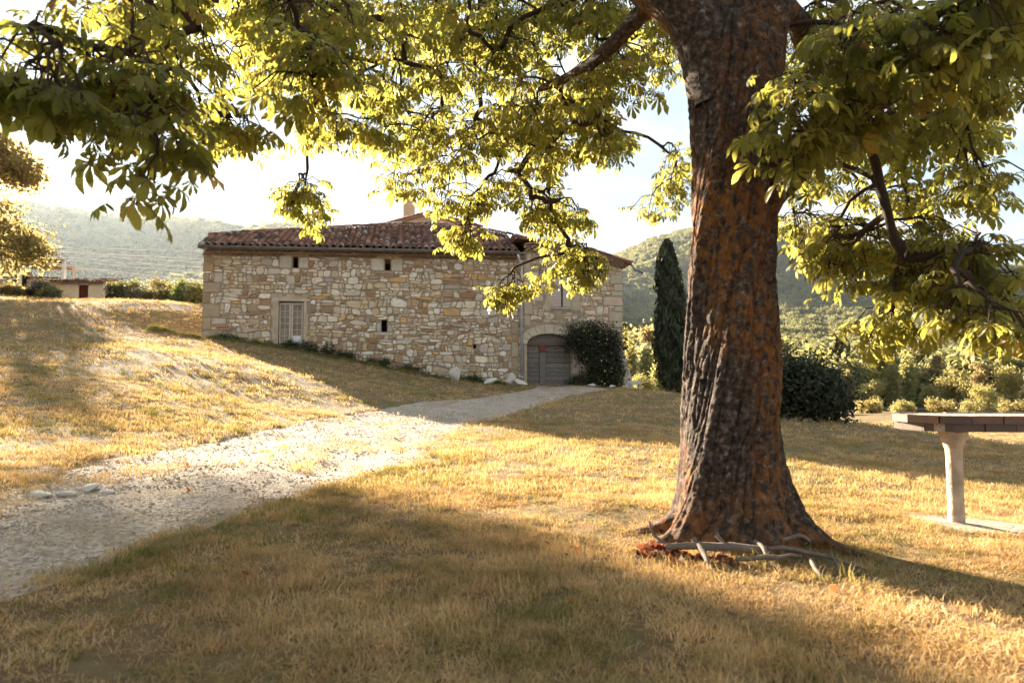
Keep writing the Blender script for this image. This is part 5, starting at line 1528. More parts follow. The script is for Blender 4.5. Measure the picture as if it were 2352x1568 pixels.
for q in np.linspace(rr0.x + .2, rr1.x, 6):
    mb = MB(); mb.tube([(q, py0 - .25, rr0.z - .17), (q + .3, py0 + 2.1, er.z - .17)], .05, 5); mb.build('rafter', M['wood_pale'], sh2)
mb = MB(); mb.tube([(p_r.x, py0, ztp - 1.0), (er.x - .1, py0 + .9, er.z - .1)], .05, 5); mb.tube([(er.x - .1, py0 + 2.0, er.z - .15), (er.x - .1, py0 + 2.0, zb_)], .08, 6); mb.build('brace', M['wood_pale'], sh2)
# picket fence
f0 = P(303, 670, 43.5); f1 = P(333, 670, 43.5); zf = gz(f0.x, 43.5) - .1; zft = P(318, 660, 43.5).z
pf = empty('picket_fence', ((f0.x + f1.x) / 2, 43.5, zf), 'short grey picket fence between the shed and the hedge', 'fence')
for q in np.linspace(f0.x, f1.x, 6):
    h_ = zft - rb.uniform(0, .06); mb = MB(); w_ = .035
    mb.add([(q - w_, 43.48, zf), (q + w_, 43.48, zf), (q + w_, 43.48, h_ - .05), (q, 43.48, h_), (q - w_, 43.48, h_ - .05), (q - w_, 43.51, zf), (q + w_, 43.51, zf), (q + w_, 43.51, h_ - .05), (q, 43.51, h_), (q - w_, 43.51, h_ - .05)],
           [(0, 1, 2, 3, 4), (9, 8, 7, 6, 5), (0, 5, 6, 1), (1, 6, 7, 2), (2, 7, 8, 3), (3, 8, 9, 4), (4, 9, 5, 0)], (.42, .36, .30)); mb.build('picket', M['wood_grey'], pf, cols=True)
for z in (.35, .75):
    mb = MB(); mb.box(((f0.x + f1.x) / 2, 43.54, zf + (zft - zf) * z), ((f1.x - f0.x) / 2 + .08, .02, .03), None, 0, (.4, .34, .28)); mb.build('rail', M['wood_grey'], pf, cols=True)
# cables strung across on the left
cabs = [((-300, 520), (0, 557), (600, 575), (1000, 545), 'topmost'), ((-300, 528), (0, 563), (600, 596), (1000, 580), 'second'), ((-300, 532), (0, 566), (600, 606), (1000, 600), 'third'),
        ((-300, 545), (0, 574), (600, 619), (1000, 625), 'fourth'), ((-300, 548), (0, 577), (600, 634), (1000, 650), 'fifth'), ((-300, 560), (0, 586), (600, 655), (1000, 690), 'sixth'), ((-300, 562), (0, 590), (600, 662), (1000, 700), 'lowest')]
cb0, cb1 = P(-420, 690, 34), P(1000, 690, 62)
for (a, b_, c, e_, nm) in cabs:
    pts = [P(a[0], a[1] - 8, 38), P(b_[0], b_[1], 40), P(170, (b_[1] * .72 + c[1] * .28) + 6, 42.5), P(330, b_[1] * .45 + c[1] * .55 + 7, 45.5), P(c[0], c[1], 50.5), P(e_[0], e_[1], 60)]
    mb = MB(); mb.tube(spline(pts, 1.0), .028, 5); o = mb.build('overhead_cable', M['cable'], None, True)
    tag(o, '%s of the bright overhead cables running from the left edge to the house' % nm, 'cable', 'overhead cables left of the house')

# ------------------------------------------------------------------ rocks, table, fallen branches
def rock(name, pos, size, seed, label, mat, cat='rock', grp=None, flat=1.0):
    rng = np.random.default_rng(seed); n_u, n_v = 30, 19
    u, v = np.meshgrid(np.linspace(0, 2 * np.pi, n_u, endpoint=False), np.linspace(-np.pi / 2, np.pi / 2, n_v))
    d = np.stack([np.cos(v) * np.cos(u), np.cos(v) * np.sin(u), np.sin(v)], -1).reshape(-1, 3)
    pl_ = rng.normal(size=(12, 3)); pl_ /= np.linalg.norm(pl_, axis=1)[:, None]; h = rng.uniform(.5, .85, 12)
    r_ = np.min(np.where(d @ pl_.T > .05, h[None] / np.maximum(d @ pl_.T, .05), 9), 1); r_ = np.minimum(r_, 1.15)
    V = d * r_[:, None] * np.array(size)[None] * .5
    idx = np.arange(n_u * n_v).reshape(n_v, n_u); nx_ = np.roll(idx, -1, 1)
    F = np.stack([idx[:-1], nx_[:-1], nx_[1:], idx[1:]], -1).reshape(-1, 4)
    o = add_obj(name, np_mesh(name, V, F, mat, False)); o.location = pos
    return tag(o, label, cat, grp)
def wall_rock(px, py, off, size, seed, label, rot=(0, 0, 0)):
    u = fac(px, py)[0]; p = FP(u, 0, off); p.z = gz(p.x, p.y) + size[2] * .36
    o = rock('boulder', p, size, seed, label, M['pale_rock'], grp='pale rocks lying along the wall'); o.rotation_euler = rot; return o
wall_rock(1040, 866, .9, (.72, .42, .82), 3, 'large upright whitish boulder leaning near the wall', (.12, .1, 0))
wall_rock(1119, 868, .9, (.75, .35, .28), 5, 'flat pale stone slab lying between the boulders', (0, -.3, .3))
wall_rock(1165, 874, .8, (.5, .42, .62), 7, 'blocky whitish rock left of the downpipe foot', (.1, .25, .4))
wall_rock(1188, 876, .95, (.58, .4, .36), 9, 'low pinkish rock leaning at the downpipe foot', (0, .35, .2))
wall_rock(1348, 888, 1.0, (.4, .3, .16), 13, 'small flat stone at the foot of the climbing shrub')
wall_rock(1390, 890, 1.0, (.35, .3, .18), 14, 'small grey stone near the buttress foot')
for i, (px, py, d, s, lb) in enumerate([(245, 1130, 5.75, .19, 'white flat stone farthest right in the drive'), (208, 1124, 5.85, .22, 'long pale flat stone beside the white one in the drive'), (148, 1132, 5.6, .17, 'small pale flat stone left in the drive'),
                                      (95, 1138, 5.5, .2, 'half buried flat stone nearest the left edge of the drive'), (370, 1073, 7.0, .42, 'broad pale flat stone bedded at the left rim of the drive'), (930, 956, 13.8, .36, 'flat pale stone far up the drive'), (640, 1000, 9.6, .25, 'pale stone halfway up the drive')]):
    p = P(px, py, d); p.z = gz(p.x, p.y) - .02; rock('flat_stone', p, (s, s * .7, .06), 50 + i, lb, M['pale_rock'], 'stone', 'flat stones in the drive').rotation_euler.z = rb.uniform(0, 3)
# planter box beyond the buttress
pb = P(1458, 879, 31); mb = MB(); mb.box((pb.x, pb.y, pb.z), (.28, .15, .09), None, .02)
o = mb.build('stone_trough', M['pale_rock']); tag(o, 'pale stone trough in the shade right of the buttress', 'trough')
mb = MB(); [mb.box((pb.x + s * .2, pb.y, (pb.z - .09 + gz(pb.x, pb.y)) / 2), (.05, .1, max(.02, (pb.z - .09 - gz(pb.x, pb.y)) / 2))) for s in (-1, 1)]; mb.build('feet', M['pale_rock'], o)

# tile-rimmed garden table
tp = P(2207, 1206, 5.45); tz = gz(tp.x, tp.y); ztop = P(2207, 957, 5.2).z
table = empty('garden_table', (tp.x, tp.y, tz), 'concrete garden table rimmed with two rows of dark tiles on a round leg', 'table')
table.rotation_euler.z = 0
hl, hd, cr_ = 1.25, .36, .3
ctr = Vector((P(2066, 960, 5.6).x + hl + .03, 5.62, 0)); rotz = Matrix.Rotation(R(-3.5), 3, 'Z')
def outline(hl, hd, r, n=7):
    pts = []
    for (sx, sy, a0) in ((1, 1, 0), (-1, 1, 90), (-1, -1, 180), (1, -1, 270)):
        for k in range(n):
            a = R(a0 + 90 * k / (n - 1)); pts.append(Vector((sx * (hl - r) + math.cos(a) * r, sy * (hd - r) + math.sin(a) * r, 0)))
    return pts
def lay(p, z): q = rotz @ p + ctr; return Vector((q.x, q.y, z))
ol = outline(hl - .045, hd - .045, cr_ - .03); mb = MB(); n = len(ol)
mb.add([lay(p, ztop - .125) for p in ol] + [lay(p, ztop - .006) for p in ol], [tuple(range(n - 1, -1, -1)), tuple(range(n, 2 * n))] + [(i, (i + 1) % n, n + (i + 1) % n, n + i) for i in range(n)])
ttop = mb.build('table_top', M['concrete'], table)
per = outline(hl, hd, cr_, 12); per.append(per[0]); sl = [0]
for a, b_ in zip(per[:-1], per[1:]): sl.append(sl[-1] + (b_ - a).length)
def at_s(s):
    s %= sl[-1]; i = int(np.searchsorted(sl, s, 'right') - 1); i = min(i, len(per) - 2); t = (s - sl[i]) / max(1e-6, sl[i + 1] - sl[i]); return per[i].lerp(per[i + 1], t)
for row in range(2):
    s = row * .11; ln = .235; inset = row * .03
    while s < sl[-1] + row * .11 - .05:
        a, b_ = at_s(s + .004), at_s(s + ln - .004); t = (b_ - a).normalized(); nn = Vector((t.y, -t.x, 0)); o_ = rb.uniform(-.006, .006) - inset
        z0, z1 = ztop - .064 * (row + 1) + .003, ztop - .064 * row + rb.uniform(-.002, .003)
        q = [a - nn * .06, a + nn * o_, b_ + nn * o_, b_ - nn * .06]; mb = MB()
        c = (.075, .046, .032) if rb.random() < .7 else (.11, .06, .04)
        mb.hexa([lay(p, z0) for p in q] + [lay(p, z1) for p in q], c); mb.build('rim_tile', M['rim'], ttop, cols=True); s += ln
for k, xx in enumerate((tp.x, tp.x + 1.55)):
    mb = MB(); zb = gz(xx, tp.y) - .05 if k else tz - .05; h = ztop - .13 - zb; n = 14
    prof = [(0, .064), (.03, .061), (.3, .059), (.5, .058), (.7, .059), (.82, .062), (.84, .068), (.9, .082), (.96, .1), (1, .105)]
    V = []; F = []
    for i, (t, r_) in enumerate(prof):
        for j in range(n):
            a = 2 * math.pi * j / n; V.append((xx + math.cos(a) * r_, tp.y + .05 + math.sin(a) * r_, zb + h * t))
    for i in range(len(prof) - 1):
        for j in range(n): F.append((i * n + j, i * n + (j + 1) % n, i * n + n + (j + 1) % n, i * n + n + j))
    mb.add(V, F); mb.build('leg', M['concrete'], table, True)
mb = MB(); q = [(3.1, 5.15), (5.6, 4.85), (5.75, 5.7), (3.15, 5.9)]
ring = []
for i in range(4):
    a, b_ = Vector(q[i]), Vector(q[(i + 1) % 4])
    for k in range(8): ring.append(a.lerp(b_, k / 8) + Vector((rb.uniform(-.03, .03), rb.uniform(-.03, .03))))
zz = [gz(p.x, p.y) for p in ring]; n = len(ring); cz_ = gz(4.4, 5.4) + .02
mb.add([(p.x, p.y, z - .06) for p, z in zip(ring, zz)] + [(p.x, p.y, z + .008) for p, z in zip(ring, zz)] + [(4.4, 5.4, cz_)], [(i, (i + 1) % n, n + (i + 1) % n, n + i) for i in range(n)] + [(n + i, n + (i + 1) % n, 2 * n) for i in range(n)])
o = mb.build('concrete_slab', M['concrete']); tag(o, 'worn concrete slab in the grass under the garden table', 'slab')

# fallen branches at the foot of the chestnut
def stick(pp, rads, label, subs=()):
    pts = []
    for (px, py, d, h) in pp:
        p = P(px, py, d); p.z = gz(p.x, p.y) + h; pts.append(p)
    sp_ = [q + Vector((rb.uniform(-1, 1), rb.uniform(-1, 1), rb.uniform(-1, 1))) * .006 for q in spline(pts, .06)]; rr_ = np.interp(np.linspace(0, 1, len(sp_)), np.linspace(0, 1, len(rads)), rads)
    V, F = rough_tube(sp_, list(rr_), 10, rb.randrange(99), .12)
    o = add_obj('fallen_branch', np_mesh('fallen_branch', V, F, M['dead_wood'], True)); tag(o, label, 'branch', 'dead branches at the foot of the chestnut')
    for sp2, r2 in subs:
        pts = []
        for (px, py, d, h) in sp2:
            p = P(px, py, d); p.z = gz(p.x, p.y) + h; pts.append(p)
        s3 = spline(pts, .05); V, F = rough_tube(s3, list(np.linspace(r2, r2 * .5, len(s3))), 8, rb.randrange(99), .12); add_obj('side_twig', np_mesh('side_twig', V, F, M['dead_wood'], True), o)
stick([(1530, 1222, 4.02, .07), (1600, 1226, 4.0, .08), (1680, 1228, 4.0, .075), (1760, 1233, 3.98, .065)], [.018, .024, .024, .017], 'thick pale grey branch lying across the front of the trunk',
      [([(1605, 1228, 3.98, .09), (1622, 1250, 3.85, .05), (1630, 1275, 3.75, .01)], .02), ([(1645, 1205, 4.05, .13), (1670, 1220, 4.0, .075)], .014), ([(1592, 1214, 4.02, .12), (1606, 1228, 3.99, .07)], .017)])
stick([(1735, 1225, 4.05, .09), (1755, 1240, 3.95, .08), (1765, 1262, 3.85, .02), (1785, 1280, 3.8, .0)], [.013, .015, .011, .007], 'bent barkless stick standing out from the branch pile')
stick([(1745, 1232, 4.0, .065), (1800, 1240, 3.95, .075), (1860, 1252, 3.9, .055), (1920, 1262, 3.85, .05), (1990, 1285, 3.75, .02)], [.010, .015, .014, .011, .004], 'long crooked grey branch trailing to the right of the trunk',
      [([(1905, 1258, 3.87, .07), (1925, 1290, 3.75, .04), (1928, 1330, 3.6, 0)], .008)])
stick([(1690, 1250, 3.9, .03), (1760, 1255, 3.87, .05), (1840, 1262, 3.85, .05)], [.012, .014, .008], 'thin dark stick lowest in the branch pile')
stick([(1800, 1240, 4.0, .1), (1835, 1225, 3.98, .14), (1860, 1228, 3.95, .12)], [.012, .012, .008], 'thin grey twig sticking up on the right of the pile')
stick([(1860, 1265, 3.8, .05), (1872, 1290, 3.7, .03), (1890, 1310, 3.62, .0)], [.013, .012, .008], 'short pale stick poking forward right of the trunk')
stick([(1490, 1175, 4.1, .2), (1500, 1200, 4.1, .12), (1530, 1215, 4.05, .08)], [.006, .008, .008], 'thin dark twig curving up left of the trunk foot')
# piles of red dead leaves
def litter(name, label, cx, cy, rx, ry, n, seed, cols, h=.09, size=.05):
    rng = np.random.default_rng(seed); a = rng.uniform(0, 2 * np.pi, n); r_ = np.sqrt(rng.random(n))
    x, y = cx + np.cos(a) * r_ * rx, cy + np.sin(a) * r_ * ry; z = ground_z(x, y) + rng.random(n) * h * (1 - r_ * .8) + .01
    V, F = leaf_quads(rng, np.stack([x, y, z], -1), size, None, .6, .5); c = np.array(cols)[rng.integers(0, len(cols), n)] * rng.uniform(.6, 1.3, n)[:, None]
    o = add_obj(name, np_mesh(name, V, F, M['litter'], False, np.repeat(c, 4, 0))); tag(o, label, 'leaf pile'); return o
p = P(1520, 1225, 4.1); litter('leaf_pile', 'heap of rust red dead leaves at the left foot of the chestnut', p.x, p.y, .15, .12, 110, 1, [(.10, .03, .018), (.07, .022, .014)], .09, .03)
p = P(1612, 1255, 3.9); litter('leaf_pile', 'scatter of rust red dead leaves under the pale branch', p.x, p.y, .22, .1, 80, 2, [(.09, .03, .018), (.065, .022, .014)], .05, .028)
rng = np.random.default_rng(4); n = 220
x = rng.uniform(-4, 5, n); y = rng.uniform(2.6, 13, n); z = ground_z(x, y) + .03
V, F = leaf_quads(rng, np.stack([x, y, z], -1), .024, None, .6, .8); c = np.array([(.20, .075, .03), (.26, .15, .05), (.13, .06, .03)])[rng.integers(0, 3, n)]
o = add_obj('scattered_leaves', np_mesh('scattered_leaves', V, F, M['litter'], False, np.repeat(c, 4, 0))); tag(o, 'few brown dead leaves strewn over the lawn', 'dead leaves', kind='stuff')

# ------------------------------------------------------------------ grass and gravel
def tuft(seed, nb, h, spread, lean, wd):
    r_ = random.Random(seed); V = []; F = []; C = []
    for k in range(nb):
        a = r_.uniform(0, 6.28); q = spread * math.sqrt(r_.random()); x, y = math.cos(a) * q, math.sin(a) * q
        hh = h * r_.uniform(.45, 1.15); b_ = r_.uniform(0, 6.28); ln = lean * r_.uniform(.2, 1.4) * hh; w_ = wd * r_.uniform(.6, 1.3)
        dx, dy = math.cos(b_), math.sin(b_); n0 = len(V)
        V += [(x - dy * w_, y + dx * w_, -.01), (x + dy * w_, y - dx * w_, -.01), (x + dx * ln * .35 - dy * w_ * .8, y + dy * ln * .35 + dx * w_ * .8, hh * .55), (x + dx * ln * .35 + dy * w_ * .8, y + dy * ln * .35 - dx * w_ * .8, hh * .55), (x + dx * ln, y + dy * ln, hh)]
        F += [(n0, n0 + 1, n0 + 3), (n0, n0 + 3, n0 + 2), (n0 + 2, n0 + 3, n0 + 4)]; c = r_.uniform(.75, 1.2); C += [(c, c * r_.uniform(.95, 1.03), c * r_.uniform(.85, 1.05))] * 5
    return np.array(V), np.array(F), np.array(C)
near_p = [np_mesh('tuft', *tuft(i, 16, .033, .055, 1.2, .0017)[:2], M['grass'], False, tuft(i, 16, .033, .055, 1.2, .0017)[2]) for i in range(6)]
thatch_p = [np_mesh('thatch', *tuft(90 + i, 22, .014, .075, 4.5, .0016)[:2], M['grass'], False, tuft(90 + i, 22, .014, .075, 4.5, .0016)[2]) for i in range(4)]
mid_p = [np_mesh('tuft', *tuft(20 + i, 14, .036, .085, 1.0, .003)[:2], M['grass'], False, tuft(20 + i, 14, .036, .085, 1.0, .003)[2]) for i in range(6)]
far_p = [np_mesh('tuft', *tuft(40 + i, 14, .045, .17, 1.0, .0065)[:2], M['grass'], False, tuft(40 + i, 14, .045, .17, 1.0, .0065)[2]) for i in range(6)]
def wedge(rng, n, d0, d1, margin=1.5):
    y = np.sqrt(rng.uniform(d0 ** 2, d1 ** 2, n)); x = rng.uniform(-1, 1, n) * (.78 * y + margin); return x, y
def house_clear(x, y):
    rel_u = (x - FO.x) * FU.x + (y - FO.y) * FU.y; rel_o = (x - FO.x) * FN.x + (y - FO.y) * FN.y
    return ~((rel_u > -.1) & (rel_u < U_END + .6) & (rel_o < .12) & (rel_o > -12))
slabc = lambda x, y: ~((x > 3.22) & (x < 5.6) & (y > 5.2 - (x - 3.1) * .1) & (y < 5.78 - (x - 3.1) * .08))
trk = lambda x, y: np.hypot(x - TB.x, y - TB.y) > .42
rng = np.random.default_rng(100)
def lay_grass(name, label, n, d0, d1, protos, s0, s1, edge=.0, margin=1.5, filt=None, tilt=.25):
    x, y = wedge(rng, n, d0, d1, margin)
    pin = path_in(x, y)
    keep = (pin < edge + .03 + .30 * (rng.random(len(x)) ** 1.6 - .25) + .35 * fbm(x * 2.2, y * 2.2, 91, 3)) | ((pin > 0) & (rng.random(len(x)) < .16 * (fbm(x * 1.6, y * .6, 61, 3) > .04)))
    keep &= house_clear(x, y) & slabc(x, y) & trk(x, y) & ((fbm(x * 4, y * 4, 77, 3) + .6 * fbm(x * 1.1, y * 1.1, 78, 2) > -.06) | (rng.random(len(x)) < .22))
    if filt is not None: keep &= filt(x, y, rng)
    x, y = x[keep], y[keep]; z = ground_z(x, y); n = len(x)
    hgt = np.clip(1 + 2.2 * fbm(x * 1.3, y * 1.3, 71, 5), .35, 1.9)
    s = rng.uniform(s0, s1, n)
    sc = np.stack([s, s, s * hgt], -1)
    o = gn_scatter(name, np.stack([x, y, z], -1), rng.uniform(0, 6.28, n), sc, rng.integers(0, len(protos), n), protos, rng.normal(size=(n, 2)) * tilt)
    tag(o, label, 'grass', kind='stuff')
lay_grass('near_grass', 'short dry golden grass in the foreground', 26000, 1.0, 6.2, near_p, .7, 1.2, margin=1.2)
lay_grass('thatch', 'flattened dry straw between the foreground tufts', 24000, 1.0, 7.5, thatch_p, .8, 1.5, margin=1.2, tilt=.1)
lay_grass('middle_grass', 'short dry grass on the sunlit middle of the lawn', 30000, 6.2, 15, mid_p, .75, 1.35)
lay_grass('far_grass', 'short dry grass on the far lawn towards the house', 60000, 15, 50, far_p, .7, 1.4)
# greener, taller tufts: left bank, drive edges, foot of the wall
grn = [np_mesh('green_tuft', *tuft(60 + i, 34, .10, .075, .7, .0032)[:2], M['grass_green'], False, tuft(60 + i, 34, .10, .075, .7, .0032)[2]) for i in range(5)]
def g_left(x, y, rng):
    l, r = path_x(y); d = l - x
    return (x < l) & (rng.random(len(x)) < np.clip(.9 - d * .05, .25, .9)) & (fbm(x * 1.6, y * 1.6, 81, 3) > .02)
lay_grass('green_tufts', 'green grass tufts over the bank left of the drive', 7500, 4, 32, grn, .5, 1.35, filt=g_left)
def g_edge(x, y, rng):
    l, r = path_x(y); d = x - r
    return (d > -.1) & (d < .85 * (1 + 1.2 * fbm(y * 2, y * 0, 5, 3))) & (y < 9) & (rng.random(len(x)) < np.clip(1.1 - d, 0, 1))
lay_grass('verge_grass', 'green grass along the right rim of the drive', 14000, 1.0, 10, grn, .3, .7, filt=g_edge)
def g_wall(x, y, rng):
    u_ = (x - FO.x) * FU.x + (y - FO.y) * FU.y; o_ = (x - FO.x) * FN.x + (y - FO.y) * FN.y
    return (u_ > -2) & (u_ < 13.4) & (o_ > .1) & (o_ < .9) & (rng.random(len(x)) < .9)
lay_grass('wall_grass', 'dark green grass strip along the foot of the wall', 40000, 28, 34, grn, .9, 1.7, filt=g_wall)
def g_trunk(x, y, rng): return (np.hypot(x - TB.x - .3, y - TB.y + .75) < .45) & (rng.random(len(x)) < .8)
tall = [np_mesh('tall_tuft', *tuft(80 + i, 12, .17, .05, .8, .004)[:2], M['grass_green'], False, tuft(80 + i, 12, .17, .05, .8, .004)[2]) for i in range(3)]
lay_grass('trunk_grass', 'taller green blades growing before the chestnut foot', 1300, 3, 5, tall, .4, .85, filt=g_trunk)
# pebbles
def pebble(seed, col):
    rng = np.random.default_rng(seed); u, v = np.meshgrid(np.linspace(0, 2 * np.pi, 6, endpoint=False), np.linspace(-1.57, 1.57, 4))
    V = np.stack([np.cos(v) * np.cos(u), np.cos(v) * np.sin(u), np.sin(v) * .6], -1).reshape(-1, 3) * rng.uniform(.75, 1.2, (24, 1)) * .5
    idx = np.arange(24).reshape(4, 6); nx_ = np.roll(idx, -1, 1); F = np.stack([idx[:-1], nx_[:-1], nx_[1:], idx[1:]], -1).reshape(-1, 4)
    return np_mesh('pebble', V, F, M['pebble'], False, np.tile(np.array(col), (24, 1)))
pebs = [pebble(i, c) for i, c in enumerate([(.46, .385, .315), (.39, .315, .25), (.54, .47, .395), (.30, .24, .19), (.42, .33, .25)])]
n = 52000; y = 1.5 + 26 * rng.random(n) ** 1.7 ; l, r = path_x(y); x = l + (r - l) * rng.random(n); sp_ = (x - l) / (r - l); ed_ = np.minimum(sp_, 1 - sp_) * (r - l)
z = ground_z(x, y) - .018 - .03 * (1 - sstep(0, .3, ed_)) - .035 * np.exp(-((np.abs(sp_ - .5) - .27) / .1) ** 2)
keep = np.abs(x) < .8 * y + 1; x, y, z = x[keep], y[keep], z[keep]; n = len(x)
o = gn_scatter('pebbles', np.stack([x, y, z + .006], -1), rng.uniform(0, 6.28, n), rng.lognormal(math.log(.0095), .5, n) * (.8 + y * .05), rng.integers(0, 5, n), pebs, rng.normal(size=(n, 2)) * .5)
tag(o, 'loose pale pebbles over the gravel drive', 'gravel', kind='stuff')

# ------------------------------------------------------------------ valley wood and forest
kinds = []
def kind(seed, lob, nc, per, cr, size, base, h, tr=.2, mat=None, hang=0.0): return (crown_mesh('crown', seed, lob, nc, per, cr, size, base, mat or M['far_leaf'], .4, hang), trunk_mesh('trunk', seed, h * .7, tr, 0, 5, h * .18))
def rl(seed, n, w_, z0, z1, r0, r1):
    q = random.Random(seed); return [(q.uniform(-w_, w_), q.uniform(-w_, w_), q.uniform(z0, z1), *(3 * [q.uniform(r0, r1)])) for _ in range(n)]
KIND = {'leafy': [kind(101, rl(1, 12, 2.0, 2.6, 7.0, 1.1, 1.9), 260, 18, .5, .21, (.24, .21, .075), 8), kind(102, rl(2, 12, 2.4, 2.4, 6.2, 1.1, 2.0), 260, 18, .5, .21, (.27, .235, .09), 8), kind(103, rl(3, 10, 1.8, 2.4, 6.5, 1.1, 1.7), 260, 18, .5, .21, (.19, .175, .065), 8)],
        'poplar': [kind(111, [(0, 0, z, 1.1 - abs(z - 5) * .12, 1.1 - abs(z - 5) * .12, 1.1) for z in np.linspace(2, 9.4, 8)], 300, 16, .26, .19, (.20, .19, .075), 10, .18), kind(112, [(.2, 0, z, 1.0 - abs(z - 4.5) * .1, 1.0 - abs(z - 4.5) * .1, 1.0) for z in np.linspace(1.6, 8.4, 8)], 280, 16, .26, .19, (.18, .175, .065), 9, .18)],
        'pine': [kind(121, [(random.Random(i).uniform(-.8, .8), random.Random(i + 9).uniform(-.8, .8), z, 1.9 - z * .16, 1.9 - z * .16, .4) for i, z in enumerate(np.linspace(2.4, 8.4, 9))], 320, 16, .28, .18, (.11, .085, .042), 9, .2, M['leaf']), kind(122, [(random.Random(i + 3).uniform(-.8, .8), random.Random(i + 29).uniform(-.8, .8), z, 2.0 - z * .16, 2.0 - z * .16, .42) for i, z in enumerate(np.linspace(2.0, 7.6, 9))], 320, 16, .28, .18, (.13, .098, .048), 8, .2, M['leaf'])],
        'bush': [kind(131, rl(7, 9, 1.3, .5, 1.7, .6, 1.0), 240, 16, .22, .13, (.25, .20, .08), 2, .08), kind(132, rl(8, 9, 1.4, .5, 1.5, .6, 1.0), 240, 16, .22, .13, (.20, .175, .07), 2, .08)]}
def zA(px, d):
    return 1 + (880 - float(profA(np.array([px]), np.array([d]))[0])) / 1568 * d
def far_ground(x, y):
    px = 1176 + 1568 * x / y
    return max(gz(x, y), zA(px, y) if y > 66 else -99)
sp_list = []
def vt(kindn, v, px, d, top, label, nm):
    x = (px - 1176) / 1568 * d; z0 = far_ground(x, d); c, t = KIND[kindn][v]
    bb = max(q.co.z for q in c.vertices); sc = (P(px, top, d).z - z0) / bb
    plant(nm, Vector((x, d, z0 - .1)), label, 'tree' if kindn != 'bush' else 'bush', c, t, 'trees of the valley wood', (sc, sc, sc) if kindn != 'poplar' else (sc * 1.15, sc * 1.15, sc), rb.uniform(0, 6.28))
vt('poplar', 0, 1448, 70, 775, 'pale poplar just right of the house corner', 'poplar_tree')
vt('poplar', 1, 1478, 74, 800, 'pale young poplar between house and cypress', 'poplar_tree')
vt('pine', 0, 1490, 92, 730, 'brown green pine rising above the poplars by the house', 'pine_tree')
vt('leafy', 0, 1462, 105, 728, 'light tree crown seen above the poplars by the house', 'broadleaf_tree')
vt('leafy', 2, 1478, 44, 845, 'dark bushy tree low behind the stone trough', 'broadleaf_tree')
vt('poplar', 1, 1505, 66, 830, 'small pale poplar against the left side of the cypress', 'poplar_tree')
vt('leafy', 1, 1960, 84, 800, 'broad pale tree right of the dark shrub', 'broadleaf_tree')
vt('pine', 1, 1945, 72, 840, 'tawny pine right above the dark shrub', 'pine_tree')
vt('poplar', 0, 2048, 70, 815, 'tall pale poplar below the hanging bough', 'poplar_tree')
vt('poplar', 1, 2085, 74, 810, 'second pale poplar right of the tall one', 'poplar_tree')
vt('leafy', 0, 2000, 70, 862, 'bright green small tree between dark shrub and table', 'broadleaf_tree')
vt('pine', 0, 2150, 80, 800, 'dark pine under the right hanging bough', 'pine_tree')
vt('leafy', 1, 2195, 76, 832, 'wide pale tree right of the dark pine', 'broadleaf_tree')
vt('pine', 1, 2255, 72, 820, 'brownish pine behind the wide pale tree', 'pine_tree')
vt('leafy', 0, 2320, 70, 828, 'yellow green tree at the right edge above the table', 'broadleaf_tree')
vt('pine', 0, 2370, 66, 825, 'dark pine cut by the right picture edge', 'pine_tree')
vt('leafy', 2, 2130, 68, 872, 'mid green tree in the front of the valley wood', 'broadleaf_tree')
vt('leafy', 0, 2260, 66, 872, 'low golden tree in front above the table middle', 'broadleaf_tree')
vt('bush', 0, 1990, 60, 906, 'tawny bush at the field rim left of the table', 'field_bush')
vt('bush', 1, 2075, 61, 908, 'olive bush at the field rim above the table corner', 'field_bush')
vt('bush', 0, 2160, 59, 906, 'golden bush at the field rim above the table', 'field_bush')
vt('bush', 1, 2240, 60, 906, 'dull green bush at the field rim near the right edge', 'field_bush')
vt('bush', 0, 2320, 60, 906, 'golden bush at the field rim at the right edge', 'field_bush')
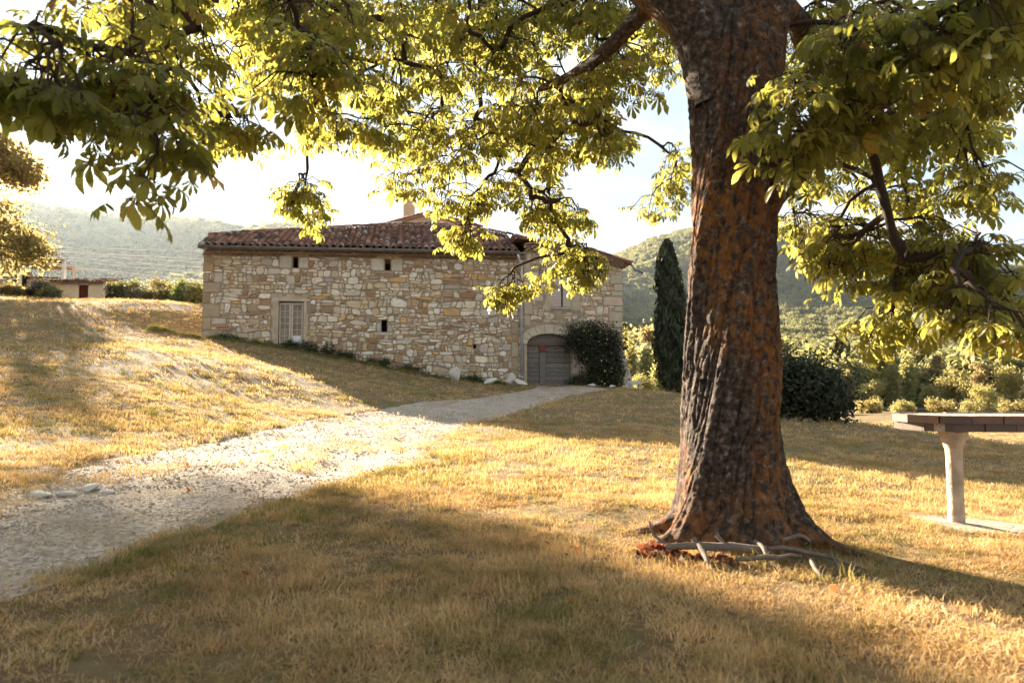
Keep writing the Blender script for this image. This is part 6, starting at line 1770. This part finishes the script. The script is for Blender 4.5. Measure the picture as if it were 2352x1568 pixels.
# the forest behind: one mass
lod = [crown_mesh('far_crown', 200 + i, l_, 130, 9, .4, .38, b_, M['far_leaf'], .4) for i, (l_, b_) in enumerate([(rl(1, 9, 1.8, 1.6, 5.6, 1.2, 1.9), (.10, .11, .045)), (rl(2, 9, 2.0, 1.5, 5.0, 1.2, 2.0), (.135, .13, .052)), (rl(3, 8, 1.6, 1.5, 5.4, 1.2, 1.8), (.07, .08, .034)),
       ([(0, 0, z, 1.1, 1.1, 1.0) for z in np.linspace(1, 7, 6)], (.17, .16, .06)), ([(0, 0, z, 1.9 - z * .22, 1.9 - z * .22, .5) for z in np.linspace(1, 6.6, 6)], (.06, .058, .025))])]
rng = np.random.default_rng(55)
def forest(n, d0, d1, px0, px1, s0, s1, wts, dens=1.0):
    d = np.sqrt(rng.uniform(d0 ** 2, d1 ** 2, n)); px = rng.uniform(px0, px1, n)
    x = (px - 1176) / 1568 * d
    z = 1 + (880 - profA(px, d)) / 1568 * d
    clear = ((d > 560) & (d < 690) & (fbm(x / 160, d / 300, 15, 2) > .0)) | (fbm(x / 90, d / 60, 16, 3) > .22)
    keep = ~clear | (rng.random(n) < .04)
    x, d, z = x[keep], d[keep], z[keep]; m_ = len(x)
    return np.stack([x, d, z - .3], -1), rng.uniform(s0, s1, m_), rng.choice(5, m_, p=wts)
parts = [forest(1500, 78, 260, 1330, 2800, .75, 1.35, [.3, .25, .15, .15, .15]), forest(3600, 260, 600, 1250, 2800, .9, 1.5, [.3, .2, .25, .05, .2]), forest(14000, 600, 1620, 1200, 2800, 1.2, 2.2, [.25, .15, .35, 0, .25])]
pts = np.concatenate([p[0] for p in parts]); scl = np.concatenate([p[1] for p in parts]); wh = np.concatenate([p[2] for p in parts])
o = gn_scatter('forest', pts, rng.uniform(0, 6.28, len(pts)), scl, wh, lod); tag(o, 'woods covering the valley and mountainside', 'forest', kind='stuff')
n = 5000; d = np.sqrt(rng.uniform(500 ** 2, 1520 ** 2, n)); px = rng.uniform(-500, 900, n); zL = 1 + (880 - profR(rL, (300, 1500), 735)(px, d)) / 1568 * d
o = gn_scatter('ridge_forest', np.stack([(px - 1176) / 1568 * d, d, zL - .3], -1), rng.uniform(0, 6.28, n), rng.uniform(1.5, 2.4, n), rng.integers(0, 3, n), lod); tag(o, 'woods on the pale hazy ridge at the left', 'forest', kind='stuff')

# ------------------------------------------------------------------ haze
hm = bpy.data.materials.new('haze'); hm.use_nodes = True; nt = hm.node_tree; nt.nodes.clear()
ho = nt.nodes.new('ShaderNodeOutputMaterial'); hv = nt.nodes.new('ShaderNodeVolumePrincipled')
hv.inputs['Color'].default_value = (.74, .88, 1.0, 1); hv.inputs['Density'].default_value = HAZE = .000034; hv.inputs['Anisotropy'].default_value = .5
nt.links.new(hv.outputs['Volume'], ho.inputs['Volume'])
mb = MB(); mb.box((350, 1190, 225), (3450, 1290, 265)); o = mb.build('haze', hm); tag(o, 'pale sunlit haze over the valley and hills', 'haze', kind='stuff')
